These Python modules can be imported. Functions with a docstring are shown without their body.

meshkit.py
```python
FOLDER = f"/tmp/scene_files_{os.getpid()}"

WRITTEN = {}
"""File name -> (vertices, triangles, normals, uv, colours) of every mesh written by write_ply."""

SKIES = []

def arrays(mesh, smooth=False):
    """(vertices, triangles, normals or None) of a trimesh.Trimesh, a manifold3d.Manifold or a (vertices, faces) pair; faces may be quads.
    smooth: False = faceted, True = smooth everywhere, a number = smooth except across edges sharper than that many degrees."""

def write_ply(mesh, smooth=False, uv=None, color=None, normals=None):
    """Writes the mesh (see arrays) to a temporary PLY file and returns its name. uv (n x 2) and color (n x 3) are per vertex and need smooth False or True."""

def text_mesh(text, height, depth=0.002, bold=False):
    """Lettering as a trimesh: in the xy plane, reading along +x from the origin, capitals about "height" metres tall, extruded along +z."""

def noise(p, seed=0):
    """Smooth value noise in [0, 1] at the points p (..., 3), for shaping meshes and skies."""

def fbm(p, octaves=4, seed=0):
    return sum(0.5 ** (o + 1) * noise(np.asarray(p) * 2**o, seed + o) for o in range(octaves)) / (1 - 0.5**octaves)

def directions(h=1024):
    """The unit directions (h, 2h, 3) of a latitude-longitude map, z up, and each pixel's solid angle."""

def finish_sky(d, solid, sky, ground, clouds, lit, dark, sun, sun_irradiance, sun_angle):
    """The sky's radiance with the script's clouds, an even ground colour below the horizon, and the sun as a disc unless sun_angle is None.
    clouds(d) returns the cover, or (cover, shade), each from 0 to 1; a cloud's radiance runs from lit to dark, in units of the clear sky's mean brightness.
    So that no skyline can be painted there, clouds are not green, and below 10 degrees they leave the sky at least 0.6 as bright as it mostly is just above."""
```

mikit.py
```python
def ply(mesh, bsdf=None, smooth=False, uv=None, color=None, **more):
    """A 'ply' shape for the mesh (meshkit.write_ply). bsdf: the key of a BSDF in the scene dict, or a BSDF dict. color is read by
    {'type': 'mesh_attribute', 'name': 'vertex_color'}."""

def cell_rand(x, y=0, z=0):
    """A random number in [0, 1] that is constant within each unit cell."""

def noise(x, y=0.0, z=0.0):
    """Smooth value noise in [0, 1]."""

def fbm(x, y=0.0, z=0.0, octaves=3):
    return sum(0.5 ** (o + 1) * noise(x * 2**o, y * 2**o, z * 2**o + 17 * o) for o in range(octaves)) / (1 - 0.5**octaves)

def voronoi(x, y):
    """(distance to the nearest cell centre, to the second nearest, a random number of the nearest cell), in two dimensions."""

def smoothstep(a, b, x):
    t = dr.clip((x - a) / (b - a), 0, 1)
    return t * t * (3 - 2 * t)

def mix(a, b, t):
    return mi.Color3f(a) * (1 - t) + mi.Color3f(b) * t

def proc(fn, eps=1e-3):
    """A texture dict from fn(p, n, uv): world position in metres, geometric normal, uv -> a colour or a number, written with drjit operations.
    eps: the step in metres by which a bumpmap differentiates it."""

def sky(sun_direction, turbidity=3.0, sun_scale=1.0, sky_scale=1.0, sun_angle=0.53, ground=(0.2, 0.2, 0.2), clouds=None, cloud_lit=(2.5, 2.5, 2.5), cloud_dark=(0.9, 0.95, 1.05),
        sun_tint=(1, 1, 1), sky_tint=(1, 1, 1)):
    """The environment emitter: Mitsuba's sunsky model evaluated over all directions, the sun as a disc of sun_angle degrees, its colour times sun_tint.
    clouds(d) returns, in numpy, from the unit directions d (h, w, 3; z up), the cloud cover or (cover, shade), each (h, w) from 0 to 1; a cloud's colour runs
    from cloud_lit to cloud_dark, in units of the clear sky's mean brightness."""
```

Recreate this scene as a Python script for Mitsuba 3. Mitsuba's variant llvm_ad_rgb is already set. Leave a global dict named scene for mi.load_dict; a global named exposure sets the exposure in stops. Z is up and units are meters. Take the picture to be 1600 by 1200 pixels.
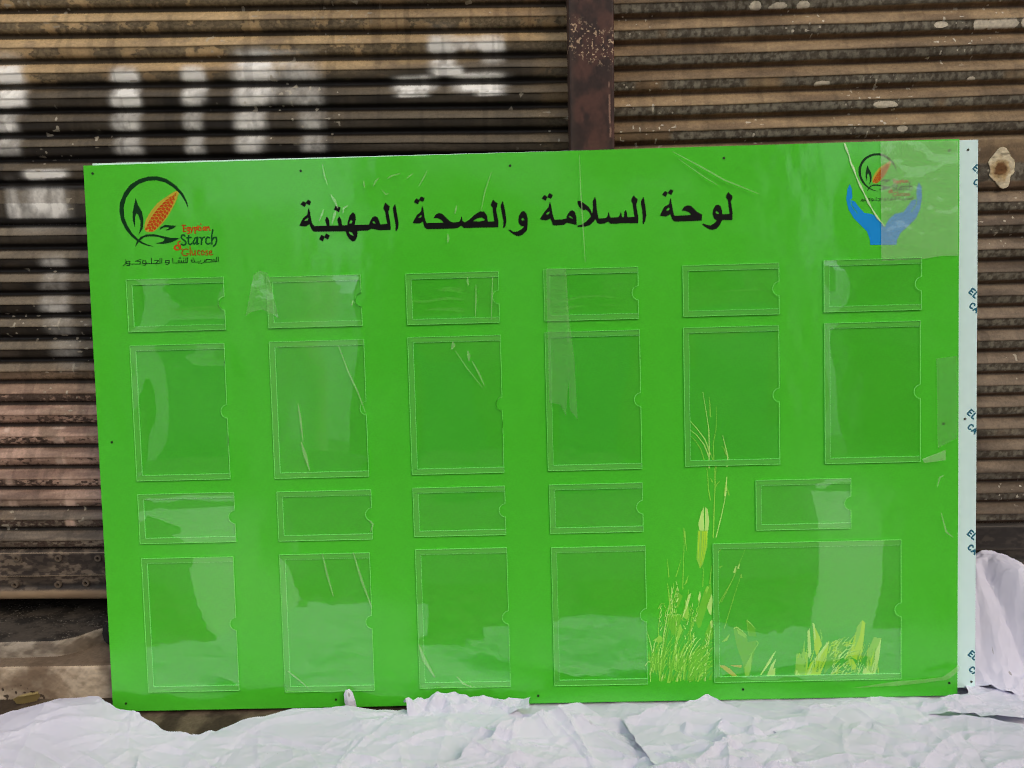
import math
import numpy as np, trimesh, shapely, mitsuba as mi, drjit as dr, mikit, meshkit
from mikit import proc, noise, fbm, voronoi, smoothstep, mix
from shapely.geometry import Polygon, LineString, Point, box, MultiPolygon
from shapely.ops import unary_union
from shapely import affinity
from scipy.interpolate import LinearNDInterpolator
from scipy.spatial import cKDTree

scene, labels = {}, {}
T = mi.ScalarTransform4f
rng = np.random.default_rng(7)

# ------------------------------------------------------------------ camera, sky, exposure
CAM = np.array([0.00241, -1.67310, 1.05770])
FWD = np.array([-0.0160504, 0.98621419, -0.1646935])
UP = np.array([0.02569028, 0.1650671, 0.9859477])
RIGHT = np.array([0.99954109, 0.01159384, -0.02798551])
F = 1202.0                                     # focal length in pixels of a 1600 wide picture
scene['camera'] = {'type': 'perspective', 'fov': math.degrees(2 * math.atan(800 / F)), 'fov_axis': 'x', 'near_clip': 0.05, 'far_clip': 500.0,
                   'to_world': T().look_at(origin=CAM.tolist(), target=(CAM + FWD).tolist(), up=UP.tolist())}
scene['sky'] = mikit.sky((0.60, -0.70, 0.74), turbidity=3, sun_scale=0.20, sun_angle=20, clouds=lambda d: 1.0, cloud_lit=(2.35, 2.5, 2.75))
exposure = 2.1

# ------------------------------------------------------------------ helpers
def rgb(r, g, b):
    """linear colour from 8 bit sRGB"""
    c = np.array([r, g, b]) / 255.0
    return [float(x) for x in np.where(c < 0.04045, c / 12.92, ((c + 0.055) / 1.055) ** 2.4)]

def principled(color, rough=0.5, **more):
    c = color if isinstance(color, dict) else {'type': 'rgb', 'value': color}
    return {'type': 'twosided', 'bsdf': {'type': 'principled', 'base_color': c, 'roughness': rough, **more}}

def bumped(bsdf, fn, scale, eps=1e-3):
    inner = bsdf['bsdf'] if bsdf['type'] == 'twosided' else bsdf
    return {'type': 'twosided', 'bsdf': {'type': 'bumpmap', 'arbitrary': proc(fn, eps), 'scale': scale, 'bsdf': inner}}

def numbered(key):
    if key not in scene and key not in labels:
        return key
    i = 1
    while f'{key}_{i:03d}' in scene or f'{key}_{i:03d}' in labels:
        i += 1
    return f'{key}_{i:03d}'

def add(key, mesh, bsdf, smooth=False, **kw):
    key = numbered(key)
    scene[key] = mikit.ply(mesh, bsdf, smooth=smooth, **kw)
    return key

def thing(key, label, cat, group=None, kind=None):
    key = numbered(key)
    labels[key] = {'label': label, 'category': cat}
    if group: labels[key]['group'] = group
    if kind: labels[key]['kind'] = kind
    return key

def structure(key, mesh, bsdf, smooth=False, label=None, **kw):
    k = add(key, mesh, bsdf, smooth, **kw)
    labels[k] = {'kind': 'structure'}
    if label: labels[k]['label'] = label
    return k

def boxm(x0, x1, y0, y1, z0, z1):
    m = trimesh.creation.box(extents=(x1 - x0, y1 - y0, z1 - z0))
    m.apply_translation(((x0 + x1) / 2, (y0 + y1) / 2, (z0 + z1) / 2))
    return m

def rounded_box(x0, x1, y0, y1, z0, z1, r):
    """box with rounded vertical edges"""
    p = box(x0 + r, y0 + r, x1 - r, y1 - r).buffer(r, quad_segs=4)
    m = trimesh.creation.extrude_polygon(p, z1 - z0, engine='earcut')
    m.apply_translation((0, 0, z0))
    return m

# the board's own plane: x right, y down, in metres from its centre; it leans back 6.5 degrees
PHI = math.radians(6.5)
BW, BH = 2.0, 1.2876
CTR = np.array([0, BH / 2 * math.sin(PHI), BH / 2 * math.cos(PHI) + 0.01])
BX, BD, BN = np.array([1.0, 0, 0]), np.array([0, -math.sin(PHI), -math.cos(PHI)]), np.array([0, -math.cos(PHI), math.sin(PHI)])

def b2w(v):
    v = np.asarray(v, float)
    return CTR + v[:, :1] * BX + v[:, 1:2] * BD + v[:, 2:3] * BN

def bp(x, y):
    """board coordinates of the point that was measured at photograph pixel (x, y)"""
    d = FWD + (x - 800) / F * RIGHT - (y - 600) / F * UP
    k = ((CTR - CAM) @ BN) / (d @ BN)
    q = CAM + k * d - CTR
    return float(q @ BX), float(q @ BD)

def bpts(pts, ox=0, oy=0, s=1.0, post=None):
    out = []
    for x, y in pts:
        x, y = ox + x / s, oy + y / s
        if post: x, y = post(x, y)
        out.append(bp(x, y))
    return out

def geoms(g):
    return [q for q in getattr(g, 'geoms', [g]) if q.geom_type == 'Polygon' and q.area > 1e-8]

def flat(g, off, thick):
    """polygons in board coordinates as plates of that thickness, their backs off metres in front of the panel's face"""
    ms = []
    for q in geoms(g):
        m = trimesh.creation.extrude_polygon(q, thick, engine='earcut')
        ms.append((b2w(np.c_[m.vertices[:, :2], m.vertices[:, 2] + off]), m.faces[:, ::-1]))
    return join(ms)

def join(ms):
    v, f, n = [], [], 0
    for a, b in ms:
        v.append(a); f.append(np.asarray(b) + n); n += len(a)
    return np.vstack(v), np.vstack(f)

def grid_mesh(P):
    """P (n, m, 3) -> quads as triangles"""
    n, m = P.shape[:2]
    i = np.arange(n * m).reshape(n, m)
    q = np.stack([i[:-1, :-1], i[1:, :-1], i[1:, 1:], i[:-1, 1:]], -1).reshape(-1, 4)
    return P.reshape(-1, 3), np.vstack([q[:, [0, 1, 2]], q[:, [0, 2, 3]]])

# ------------------------------------------------------------------ materials
def m_slat_left(p, n, uv):
    x, z, t, k = p.x, p.z, uv.y, uv.x
    grain = fbm(x * 7, z * 60, 3.0, 4)
    fine = fbm(x * 160, z * 240, 1.0, 3)
    speckle = noise(x * 420, z * 420, 9.0)
    tan = mix(rgb(200, 170, 124), rgb(152, 124, 88), smoothstep(0.3, 0.75, fbm(x * 3.1, z * 9, 9.0, 4)))
    pink = mix(rgb(196, 162, 142), rgb(146, 116, 100), smoothstep(0.3, 0.7, grain))
    grey = mix(rgb(140, 126, 110), rgb(92, 80, 68), smoothstep(0.25, 0.75, grain))
    c = mix(tan, pink, smoothstep(0.86, 0.70, z + 0.05 * (fbm(x * 4, z * 4, 5.0) - 0.5)))
    c = mix(c, grey, smoothstep(0.50, 0.42, z + 0.10 * (fbm(x * 3, z * 5, 8.0) - 0.5)))
    face = smoothstep(0.47, 0.53, t + 0.05 * (fine - 0.5)) * smoothstep(0.97, 0.90, t)
    # grime and flaked paint on the face of a slat
    pf = fbm(x * 20 + 0.5 * fbm(x * 50, z * 60, 2.0), k * 3.0 + t * 0.9, 5.0, 4)
    patch = smoothstep(0.40, 0.47, pf + 0.16 * (fine - 0.5) + 0.05 * (speckle - 0.5) + 0.22 * (fbm(x * 3, k * 7.0, 1.0) - 0.4))
    olive = mix(rgb(136, 120, 92), rgb(96, 84, 64), smoothstep(0.35, 0.65, fine))
    c = mix(c, olive, face * patch * smoothstep(0.84, 0.95, z) * 0.9)
    speck = smoothstep(0.46, 0.60, fbm(x * 110, z * 170, 7.0, 3) * 0.6 + 0.4 * fbm(x * 6, k * 9.0, 2.0, 3))
    c = mix(c, mix(rgb(60, 46, 40), rgb(86, 70, 60), speckle), face * speck * smoothstep(0.86, 0.72, z) * 0.95)
    c = mix(c, rgb(132, 112, 90), (1 - face) * smoothstep(0.55, 0.75, fbm(x * 14, z * 26, 4.0, 4)) * 0.55)
    # black paint sprayed over the middle field; dust lies on the slopes that face up
    edge = 0.05 * (fbm(x * 2.5, 1.0, 0.0, 3) - 0.5) + 0.03 * smoothstep(-0.4, 0.1, x)
    black = smoothstep(1.535, 1.475, z - edge) * smoothstep(0.74, 0.84, z + 0.06 * (fbm(x * 6, z * 10, 3.0) - 0.5))
    black = black * (1 - 0.55 * smoothstep(0.03, 0.10, x) * smoothstep(1.2, 1.5, z))
    dusty = smoothstep(0.11, 0.19, t + 0.03 * (fbm(x * 5, k * 7.0) - 0.5)) * smoothstep(0.50, 0.47, t)
    sheen = smoothstep(0.47, 0.53, t) * smoothstep(0.86, 0.78, t)
    paint = mix(rgb(17, 13, 10), mix(rgb(66, 58, 46), rgb(36, 31, 25), smoothstep(0.35, 0.65, fbm(x * 4, k * 5.0, 2.0, 3))), sheen * smoothstep(0.95, 1.2, z) * (0.75 + 0.25 * fine))
    paint = mix(paint, rgb(52, 44, 38), sheen * smoothstep(1.2, 0.95, z) * smoothstep(0.4, 0.7, fbm(x * 9, k * 5.0, 4.0)))
    paint = mix(paint, mix(mix(rgb(136, 124, 104), rgb(104, 92, 76), fbm(x * 9, z * 20, 4.0, 3)), mix(rgb(104, 92, 72), rgb(74, 64, 50), fbm(x * 7, z * 20, 4.0, 3)), smoothstep(1.15, 1.28, z)), dusty * 0.95)
    c = mix(c, paint, black * 0.97)
    # white spray marks with soft edges
    w = mi.Float(0)
    for (bx, bz, rx, rz, a) in WHITE_MARKS:
        w += 1.3 * a * dr.exp(-dr.square(dr.square((x - bx) / (0.85 * rx))) - dr.square(dr.square((z - bz) / rz)))
    w = 1.35 * w * (1 - 0.5 * smoothstep(0.50, 0.46, t)) * (0.72 + 0.45 * smoothstep(0.3, 0.65, fbm(x * 60, z * 40, 6.0, 4)))
    w = w * (1 - 0.85 * smoothstep(0.82, 0.90, t)) * (1 - 0.6 * smoothstep(0.16, 0.08, t))
    c = mix(c, mix(rgb(255, 252, 244), rgb(216, 186, 166), smoothstep(0.8, 0.6, z)), dr.clip(w * 1.15, 0, 0.98))
    groove_shade = smoothstep(0.12, 0.05, t) + smoothstep(0.82, 0.89, t)  # shade in the recess between slats, put into the colour
    c = mix(c, rgb(20, 15, 11), dr.clip(groove_shade, 0, 1) * 0.85)
    chip = smoothstep(0.86, 0.89, noise(x * 90, z * 120, 3.0)) * smoothstep(0.6, 0.75, noise(x * 11, z * 14, 5.0))
    c = mix(c, rgb(190, 180, 160), chip * 0.7)
    soot = smoothstep(0.45, 0.75, fbm(x * 2.2, z * 3.0, 12.0, 4)) * 0.5 + smoothstep(0.60, 0.72, fbm(x * 40, z * 5.0, 3.0, 3)) * 0.35
    c = c * (1 - soot * 0.6)
    tex = 0.66 + 0.34 * fine + 0.20 * speckle
    return c * (tex + (1 - tex) * dr.clip(w, 0, 0.8))

def m_slat_right(p, n, uv):
    x, z, t, k = p.x, p.z, uv.y, uv.x
    fine = fbm(x * 150, z * 220, 1.0, 3)
    grain = fbm(x * 7, z * 30, 3.0, 4)
    top = mix(rgb(160, 134, 100), rgb(120, 98, 72), smoothstep(0.3, 0.7, grain))
    low = mix(rgb(142, 124, 104), rgb(104, 88, 72), smoothstep(0.3, 0.7, grain))
    up = smoothstep(1.12, 1.28, z + 0.08 * (fbm(x * 4, z * 5, 2.0) - 0.5))
    c = mix(low, top, up)
    flat = smoothstep(0.46, 0.53, t + 0.06 * (fine - 0.5)) * smoothstep(0.86, 0.80, t + 0.06 * (fbm(x * 40, k * 5.0) - 0.5))
    bark = mix(rgb(132, 126, 110), rgb(80, 73, 61), smoothstep(0.3, 0.7, fbm(x * 130, z * 110, 5.0, 4)))
    where = smoothstep(0.28, 0.40, fbm(x * 5, k * 11.0, 7.0, 4) + 0.22 * smoothstep(0.30, 0.55, x) - 0.06)
    c = mix(c, bark, flat * where * 0.95)
    brown = smoothstep(0.80, 0.88, t) 
    c = mix(c, rgb(92, 68, 48), brown * 0.7)
    dark = smoothstep(0.47, 0.62, fbm(x * 3, z * 12, 4.0, 4)) * 0.5
    c = mix(c, rgb(56, 44, 34), dark * (1 - up * 0.55))
    w = mi.Float(0)
    for (bx, bz, rx, rz, a) in CHIPS:
        q = dr.square((x - bx) / rx) + dr.square((z - bz) / rz) + 0.9 * (fbm(x * 90, z * 90, 8.0, 3) - 0.5)
        w = dr.maximum(w, a * smoothstep(0.9, 0.7, q))
    c = mix(c, rgb(226, 214, 190), dr.clip(w, 0, 1) * flat)
    spots = smoothstep(0.86, 0.89, noise(x * 130, z * 150, 3.0)) * smoothstep(0.62, 0.75, noise(x * 9, z * 12, 5.0))
    c = mix(c, rgb(210, 200, 180), spots * 0.8)
    groove_shade = smoothstep(0.08, 0.015, t) + smoothstep(0.90, 0.985, t)  # recess shade between slats painted into the colour here too
    soot = smoothstep(0.45, 0.75, fbm(x * 2.2, z * 3.0, 12.0, 4)) * 0.5 + smoothstep(0.58, 0.72, fbm(x * 40, z * 5.0, 3.0, 3)) * 0.35
    c = c * (1 - soot * 0.55)
    return mix(c, rgb(34, 24, 17), dr.clip(groove_shade, 0, 1) * 0.5) * (0.64 + 0.36 * fine + 0.22 * noise(x * 420, z * 420, 9.0))

def m_rail(p, n, uv):
    x, z, t = p.x, p.z, uv.y
    f = fbm(x * 70, z * 120, 1.0, 4)
    c = mix(rgb(112, 98, 84), rgb(60, 50, 43), smoothstep(0.38, 0.62, f))
    c = mix(c, rgb(44, 36, 31), smoothstep(0.45, 0.65, fbm(x * 14, z * 40, 5.0, 4)) * 0.75)
    bar = smoothstep(0.76, 0.82, t + 0.04 * (f - 0.5))
    c = mix(c, mix(rgb(166, 142, 112), rgb(120, 98, 76), fbm(x * 12, z * 30, 2.0, 3)), bar)
    c = mix(c, rgb(30, 24, 20), smoothstep(0.62, 0.70, t) * smoothstep(0.78, 0.72, t) * 0.8)
    c = mix(c, rgb(170, 150, 124), smoothstep(0.015, 0.0, dr.abs(t - 0.50)) * 0.5 + smoothstep(0.012, 0.0, dr.abs(t - 0.05)) * 0.6)
    return mix(c, rgb(38, 34, 32), smoothstep(0.6, 1.1, x) * 0.75)

def m_post(p, n, uv):
    x, z = p.x, p.z
    f = fbm(x * 50, z * 30, p.y * 40, 4)
    c = mix(rgb(84, 54, 45), rgb(50, 34, 30), smoothstep(0.35, 0.65, f))
    c = mix(c, rgb(64, 52, 44), smoothstep(0.02, 0.0, x - 0.124) * 0.6)
    scr = smoothstep(0.64, 0.70, fbm(x * 240, z * 200, 2.0, 3)) * smoothstep(0.055, 0.02, dr.abs(z - 1.52 + (x - 0.19) * 0.3))
    c = mix(c, rgb(190, 160, 130), scr * 0.9)
    drip = smoothstep(0.0028, 0.0012, dr.abs(x - 0.214 - 0.006 * (noise(z * 30, 1.0) - 0.5))) * smoothstep(1.45, 1.43, z) * smoothstep(0.42, 0.5, noise(z * 55, 4.0))
    return mix(c, rgb(150, 116, 98), drip * 0.8) * (0.8 + 0.4 * fbm(x * 200, z * 200, 6.0))

def m_concrete(p, n, uv):
    g = fbm(p.x * 170, p.y * 170, p.z * 170, 3)
    f = fbm(p.x * 22, p.y * 22, p.z * 26, 4)
    c = mix(rgb(206, 188, 164), rgb(164, 144, 122), smoothstep(0.35, 0.65, f))
    stain = smoothstep(0.52, 0.68, fbm(p.x * 9, p.y * 14, p.z * 5 + 4, 4))
    c = mix(c, rgb(112, 92, 74), stain * 0.75)
    pit = smoothstep(0.74, 0.80, noise(p.x * 130, p.y * 130, p.z * 110)) * smoothstep(0.50, 0.62, fbm(p.x * 12, p.z * 14, 5.0, 3))
    c = mix(c, rgb(58, 47, 38), pit * 0.9)
    top = smoothstep(0.6, 0.9, dr.abs(n.z))
    c = mix(c, mix(rgb(116, 98, 80), rgb(84, 70, 58), f), top * 0.9)
    return c * (0.80 + 0.40 * g)

def m_slab(p, n, uv):
    g = fbm(p.x * 190, p.y * 260, p.z * 190, 3)
    f = fbm(p.x * 26, p.y * 40, p.z * 40, 4)
    c = mix(rgb(74, 67, 60), rgb(40, 36, 32), smoothstep(0.30, 0.70, f))
    c = mix(c, rgb(150, 140, 126), smoothstep(0.66, 0.78, g) * smoothstep(0.40, 0.60, f) * 0.55)
    c = c * (0.70 + 0.60 * g)
    side = smoothstep(0.80, 0.40, dr.abs(n.z))
    return mix(c, mix(rgb(168, 156, 140), rgb(120, 108, 95), smoothstep(0.35, 0.65, f)) * (0.85 + 0.3 * g), side)

def m_dirt(p, n, uv):
    f = fbm(p.x * 20, p.y * 20, 1.0, 4)
    c = mix(rgb(104, 90, 74), rgb(66, 56, 46), smoothstep(0.3, 0.7, f))
    return c * (0.75 + 0.5 * fbm(p.x * 220, p.y * 220, 3.0, 2))

def m_asphalt(p, n, uv):
    f = fbm(p.x * 3, p.y * 3, 1.0, 4)
    return mix(rgb(112, 104, 96), rgb(84, 78, 72), f) * (0.8 + 0.4 * fbm(p.x * 60, p.y * 60, 3.0, 2))

def m_plaster(p, n, uv):
    f = fbm(p.x * 1.3, p.y * 1.3, p.z * 0.9, 4)
    return mix(rgb(196, 178, 150), rgb(164, 144, 116), smoothstep(0.3, 0.7, f)) * (0.9 + 0.2 * fbm(p.x * 30, p.y * 30, p.z * 30, 2))

def m_facade(p, n, uv):
    f = fbm(p.x * 1.1, p.y, p.z * 0.8, 4)
    return mix(rgb(128, 116, 98), rgb(88, 80, 68), smoothstep(0.3, 0.7, f))

def m_green(p, n, uv):
    g = fbm(p.x * 420, p.y * 100, p.z * 420, 2)
    b = fbm(p.x * 1.3, 0.0, p.z * 1.5, 3)
    return mix([0.090, 0.610, 0.034], [0.066, 0.555, 0.024], b) * (0.93 + 0.14 * g)

def r_green(p, n, uv):
    smear = fbm(p.x * 5 + p.z * 3, p.z * 7, 2.0, 4)
    return 0.07 + 0.16 * smoothstep(0.35, 0.75, smear) + 0.05 * noise(p.x * 90, p.z * 90)

def b_green(p, n, uv):
    return fbm(p.x * 14, 0.0, p.z * 5, 3) + 0.02 * fbm(p.x * 260, 0.0, p.z * 260, 2)

def m_paper(p, n, uv):
    f = fbm(p.x * 6, p.y * 6, p.z * 6, 3)
    c = mix([0.66, 0.645, 0.745], [0.607, 0.593, 0.685], smoothstep(0.35, 0.7, f))
    dot = smoothstep(0.90, 0.93, noise(p.x * 70, p.y * 70, p.z * 20)) * smoothstep(0.7, 0.8, noise(p.x * 8, p.y * 8, 3.0))
    return mix(c, [0.2, 0.18, 0.16], dot * 0.6)

def b_paper(p, n, uv):
    return fbm(p.x * 45, p.y * 45, p.z * 45, 4)

# marks measured on the shutter (metres): x, z, half width, half height, strength
WHITE_MARKS, CHIPS = [], []
def wp(x, y, Y=0.232):
    d = FWD + (x - 800) / F * RIGHT - (y - 600) / F * UP
    return CAM + d * (Y - CAM[1]) / d[1]
PXM = 1.93 / F
for (x, y, rx, ry, a) in [(12, 130, 27, 34, .85), (8, 200, 22, 40, .4), (196, 138, 22, 28, .9), (198, 200, 24, 60, .38), (303, 130, 20, 24, .8), (303, 210, 17, 60, .33),
                          (415, 93, 60, 11, .35), (398, 120, 36, 34, .62), (390, 185, 26, 40, .42), (388, 230, 22, 26, .2), (470, 125, 34, 34, .25), (488, 200, 22, 40, .25),
                          (690, 80, 22, 28, .7), (735, 66, 30, 10, .4), (770, 75, 20, 20, .5), (648, 131, 34, 10, 1.1), (748, 129, 42, 12, 1.1), (700, 110, 24, 6, .6), (645, 147, 26, 4, .7), (766, 145, 24, 4, .7),
                          (72, 271, 34, 6, 1.0), (64, 322, 46, 34, .22), (58, 300, 16, 26, .45), (18, 318, 12, 30, .3), (88, 312, 14, 26, .4), (84, 420, 24, 22, .2), (86, 480, 26, 30, .25), (102, 545, 26, 30, .14),
                          (88, 668, 13, 3.5, .8), (92, 690, 11, 10, .5), (95, 723, 9, 9, .7), (105, 752, 13, 9, .4), (108, 788, 12, 9, .55), (110, 820, 9, 9, .75), (8, 672, 5, 4, .6), (20, 790, 9, 9, .35), (15, 752, 9, 9, .3)]:
    w = wp(x, y)
    WHITE_MARKS.append((float(w[0]), float(w[2]), rx * PXM, ry * PXM, a))
for (x, y, rx, ry, a) in [(1471, 38, 11, 4, 1.2), (1533, 36, 11, 9, 1.2), (1565, 36, 24, 9, 1.2), (1601, 34, 5, 6, 1), (1285, 131, 14, 4, .9), (1384, 163, 20, 4, .9), (1518, 123, 6, 3, .9), (1410, 201, 8, 4, .7),
                          (1180, 10, 10, 6, .9), (1215, 10, 14, 5, .8), (1255, 8, 10, 5, .8), (1290, 55, 16, 2, 1), (1020, 332, 5, 4, .9)]:
    w = wp(x, y)
    CHIPS.append((float(w[0]), float(w[2]), rx * PXM, ry * PXM * 1.25, a))

scene['mat_slat_left'] = principled(proc(m_slat_left), 0.55, specular=0.4)
scene['mat_slat_right'] = principled(proc(m_slat_right), 0.65, specular=0.35)
scene['mat_rail'] = principled(proc(m_rail), 0.7)
scene['mat_post'] = principled(proc(m_post), 0.5, specular=0.4)
scene['mat_concrete'] = bumped(principled(proc(m_concrete), 0.9, specular=0.2), lambda p, n, uv: fbm(p.x * 90, p.y * 90, p.z * 90, 3), 0.003)
scene['mat_slab'] = bumped(principled(proc(m_slab), 0.8, specular=0.3), lambda p, n, uv: fbm(p.x * 90, p.y * 110, p.z * 90, 3), 0.004)
scene['mat_dirt'] = principled(proc(m_dirt), 0.95, specular=0.1)
scene['mat_asphalt'] = principled(proc(m_asphalt), 0.95, specular=0.1)
scene['mat_plaster'] = principled(proc(m_plaster), 0.95, specular=0.1)
scene['mat_facade'] = principled(proc(m_facade), 0.95, specular=0.1)
scene['mat_green'] = bumped(principled(proc(m_green), proc(r_green), specular=0.65), b_green, 0.0016, 2e-3)
scene['mat_paper'] = bumped(principled(proc(m_paper), 0.6, specular=0.3), b_paper, 0.003)
scene['mat_black_vinyl'] = principled([0.003, 0.003, 0.003], 0.5, specular=0.15)
def solid(name, c, rough=0.4, **k):
    scene[name] = principled(c, rough, **k)
    return name
solid('mat_logo_dark', rgb(6, 56, 18), 0.5, specular=0.15)
solid('mat_logo_green', rgb(8, 84, 30), 0.5, specular=0.15)
solid('mat_logo_orange', rgb(196, 72, 14), 0.5, specular=0.15)
solid('mat_logo_cob', rgb(190, 176, 52), 0.5, specular=0.15)
solid('mat_logo_brown', rgb(160, 84, 14), 0.5, specular=0.15)
solid('mat_logo_blue', rgb(14, 146, 222), 0.5, specular=0.15)
solid('mat_ink_pale', rgb(196, 244, 130), 0.35)
solid('mat_ink_light', rgb(148, 224, 76), 0.35)
solid('mat_ink_mid', rgb(112, 206, 52), 0.35)
solid('mat_ink_yellow', rgb(184, 236, 56), 0.35)
solid('mat_ink_orange', rgb(190, 206, 84), 0.35)
solid('mat_ink_deep', rgb(62, 150, 40), 0.35)
solid('mat_white_film', rgb(218, 244, 240), 0.3)
solid('mat_teal_ink', rgb(0, 96, 118), 0.4)
solid('mat_panel_edge', rgb(150, 214, 120), 0.3)
solid('mat_acrylic_edge', rgb(138, 232, 120), 0.2)
solid('mat_strip_edge', rgb(150, 240, 140), 0.2)
solid('mat_screw', rgb(28, 44, 24), 0.4, metallic=0.3)
solid('mat_dark_cloth', rgb(26, 25, 24), 0.95)
solid('mat_leaf', rgb(150, 132, 84), 0.8)
solid('mat_hole_dark', rgb(20, 13, 9), 0.9)
solid('mat_reflection_wall', [0.74, 0.72, 0.66], 0.9)
solid('mat_reflection_strip', [0.66, 0.66, 0.62], 0.7)
solid('mat_window', rgb(30, 34, 38), 0.15)
solid('mat_shutter_blue', rgb(70, 84, 92), 0.6)
solid('mat_bolt', rgb(96, 84, 72), 0.6)
scene['mat_clear'] = {'type': 'thindielectric', 'int_ior': 1.62}
def hazy(name, w, c):
    scene[name] = {'type': 'blendbsdf', 'weight': w, 'a': {'type': 'thindielectric', 'int_ior': 1.49}, 'b': {'type': 'twosided', 'bsdf': {'type': 'diffuse', 'reflectance': {'type': 'rgb', 'value': c}}}}
hazy('mat_strip', 0.65, [0.18, 0.80, 0.10])
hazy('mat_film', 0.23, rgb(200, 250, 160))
hazy('mat_film_glint', 0.17, [0.62, 0.98, 0.45])
hazy('mat_film_corner', 0.20, [0.80, 1.0, 0.62])
hazy('mat_film_soft', 0.08, rgb(214, 244, 190))
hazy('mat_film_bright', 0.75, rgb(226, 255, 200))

# ------------------------------------------------------------------ the setting
def sheet(x0, x1, y0, y1, z):
    return np.array([[x0, y0, z], [x1, y0, z], [x1, y1, z], [x0, y1, z]], float), np.array([[0, 1, 2], [0, 2, 3]])
structure('ground', sheet(-200, 200, -200, 200, -0.004), 'mat_asphalt')
structure('pavement', sheet(-8, 8, -1.6, 1.0, 0.0), 'mat_dirt')

# concrete step below the shutters, worn along its edge
def worn_block(outline, z0, z1, amp, seed, step=0.02):
    """outline: front edge as (x, y) from left to right; the block runs back to y = 0.60"""
    xs = np.arange(outline[0][0], outline[-1][0], step)
    ys = np.interp(xs, [a for a, b in outline], [b for a, b in outline])
    nz = lambda a, s: (meshkit.fbm(np.stack([xs * a, xs * 0 + s, xs * 0], -1), 4, seed) - 0.5)
    ys = ys + amp * nz(9, 1.0)
    rows = []
    for (dy, z, wob) in [(0.0, z0, 0.3), (0.0, z0 + 0.35 * (z1 - z0), 0.8), (0.002, z1 - 0.012, 1.0), (0.006, z1 - 0.004, 1.0), (0.014, z1, 0.7)]:
        rows.append(np.stack([xs, ys + dy + amp * wob * nz(30, 3 + z * 50), xs * 0 + z], -1))
    for y in np.linspace(0.2, 1.0, 7):
        rows.append(np.stack([xs, ys + 0.014 + (0.60 - ys - 0.014) * y, xs * 0 + z1 + 0.5 * amp * nz(20, y * 9)], -1))
    return grid_mesh(np.array(rows))
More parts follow.
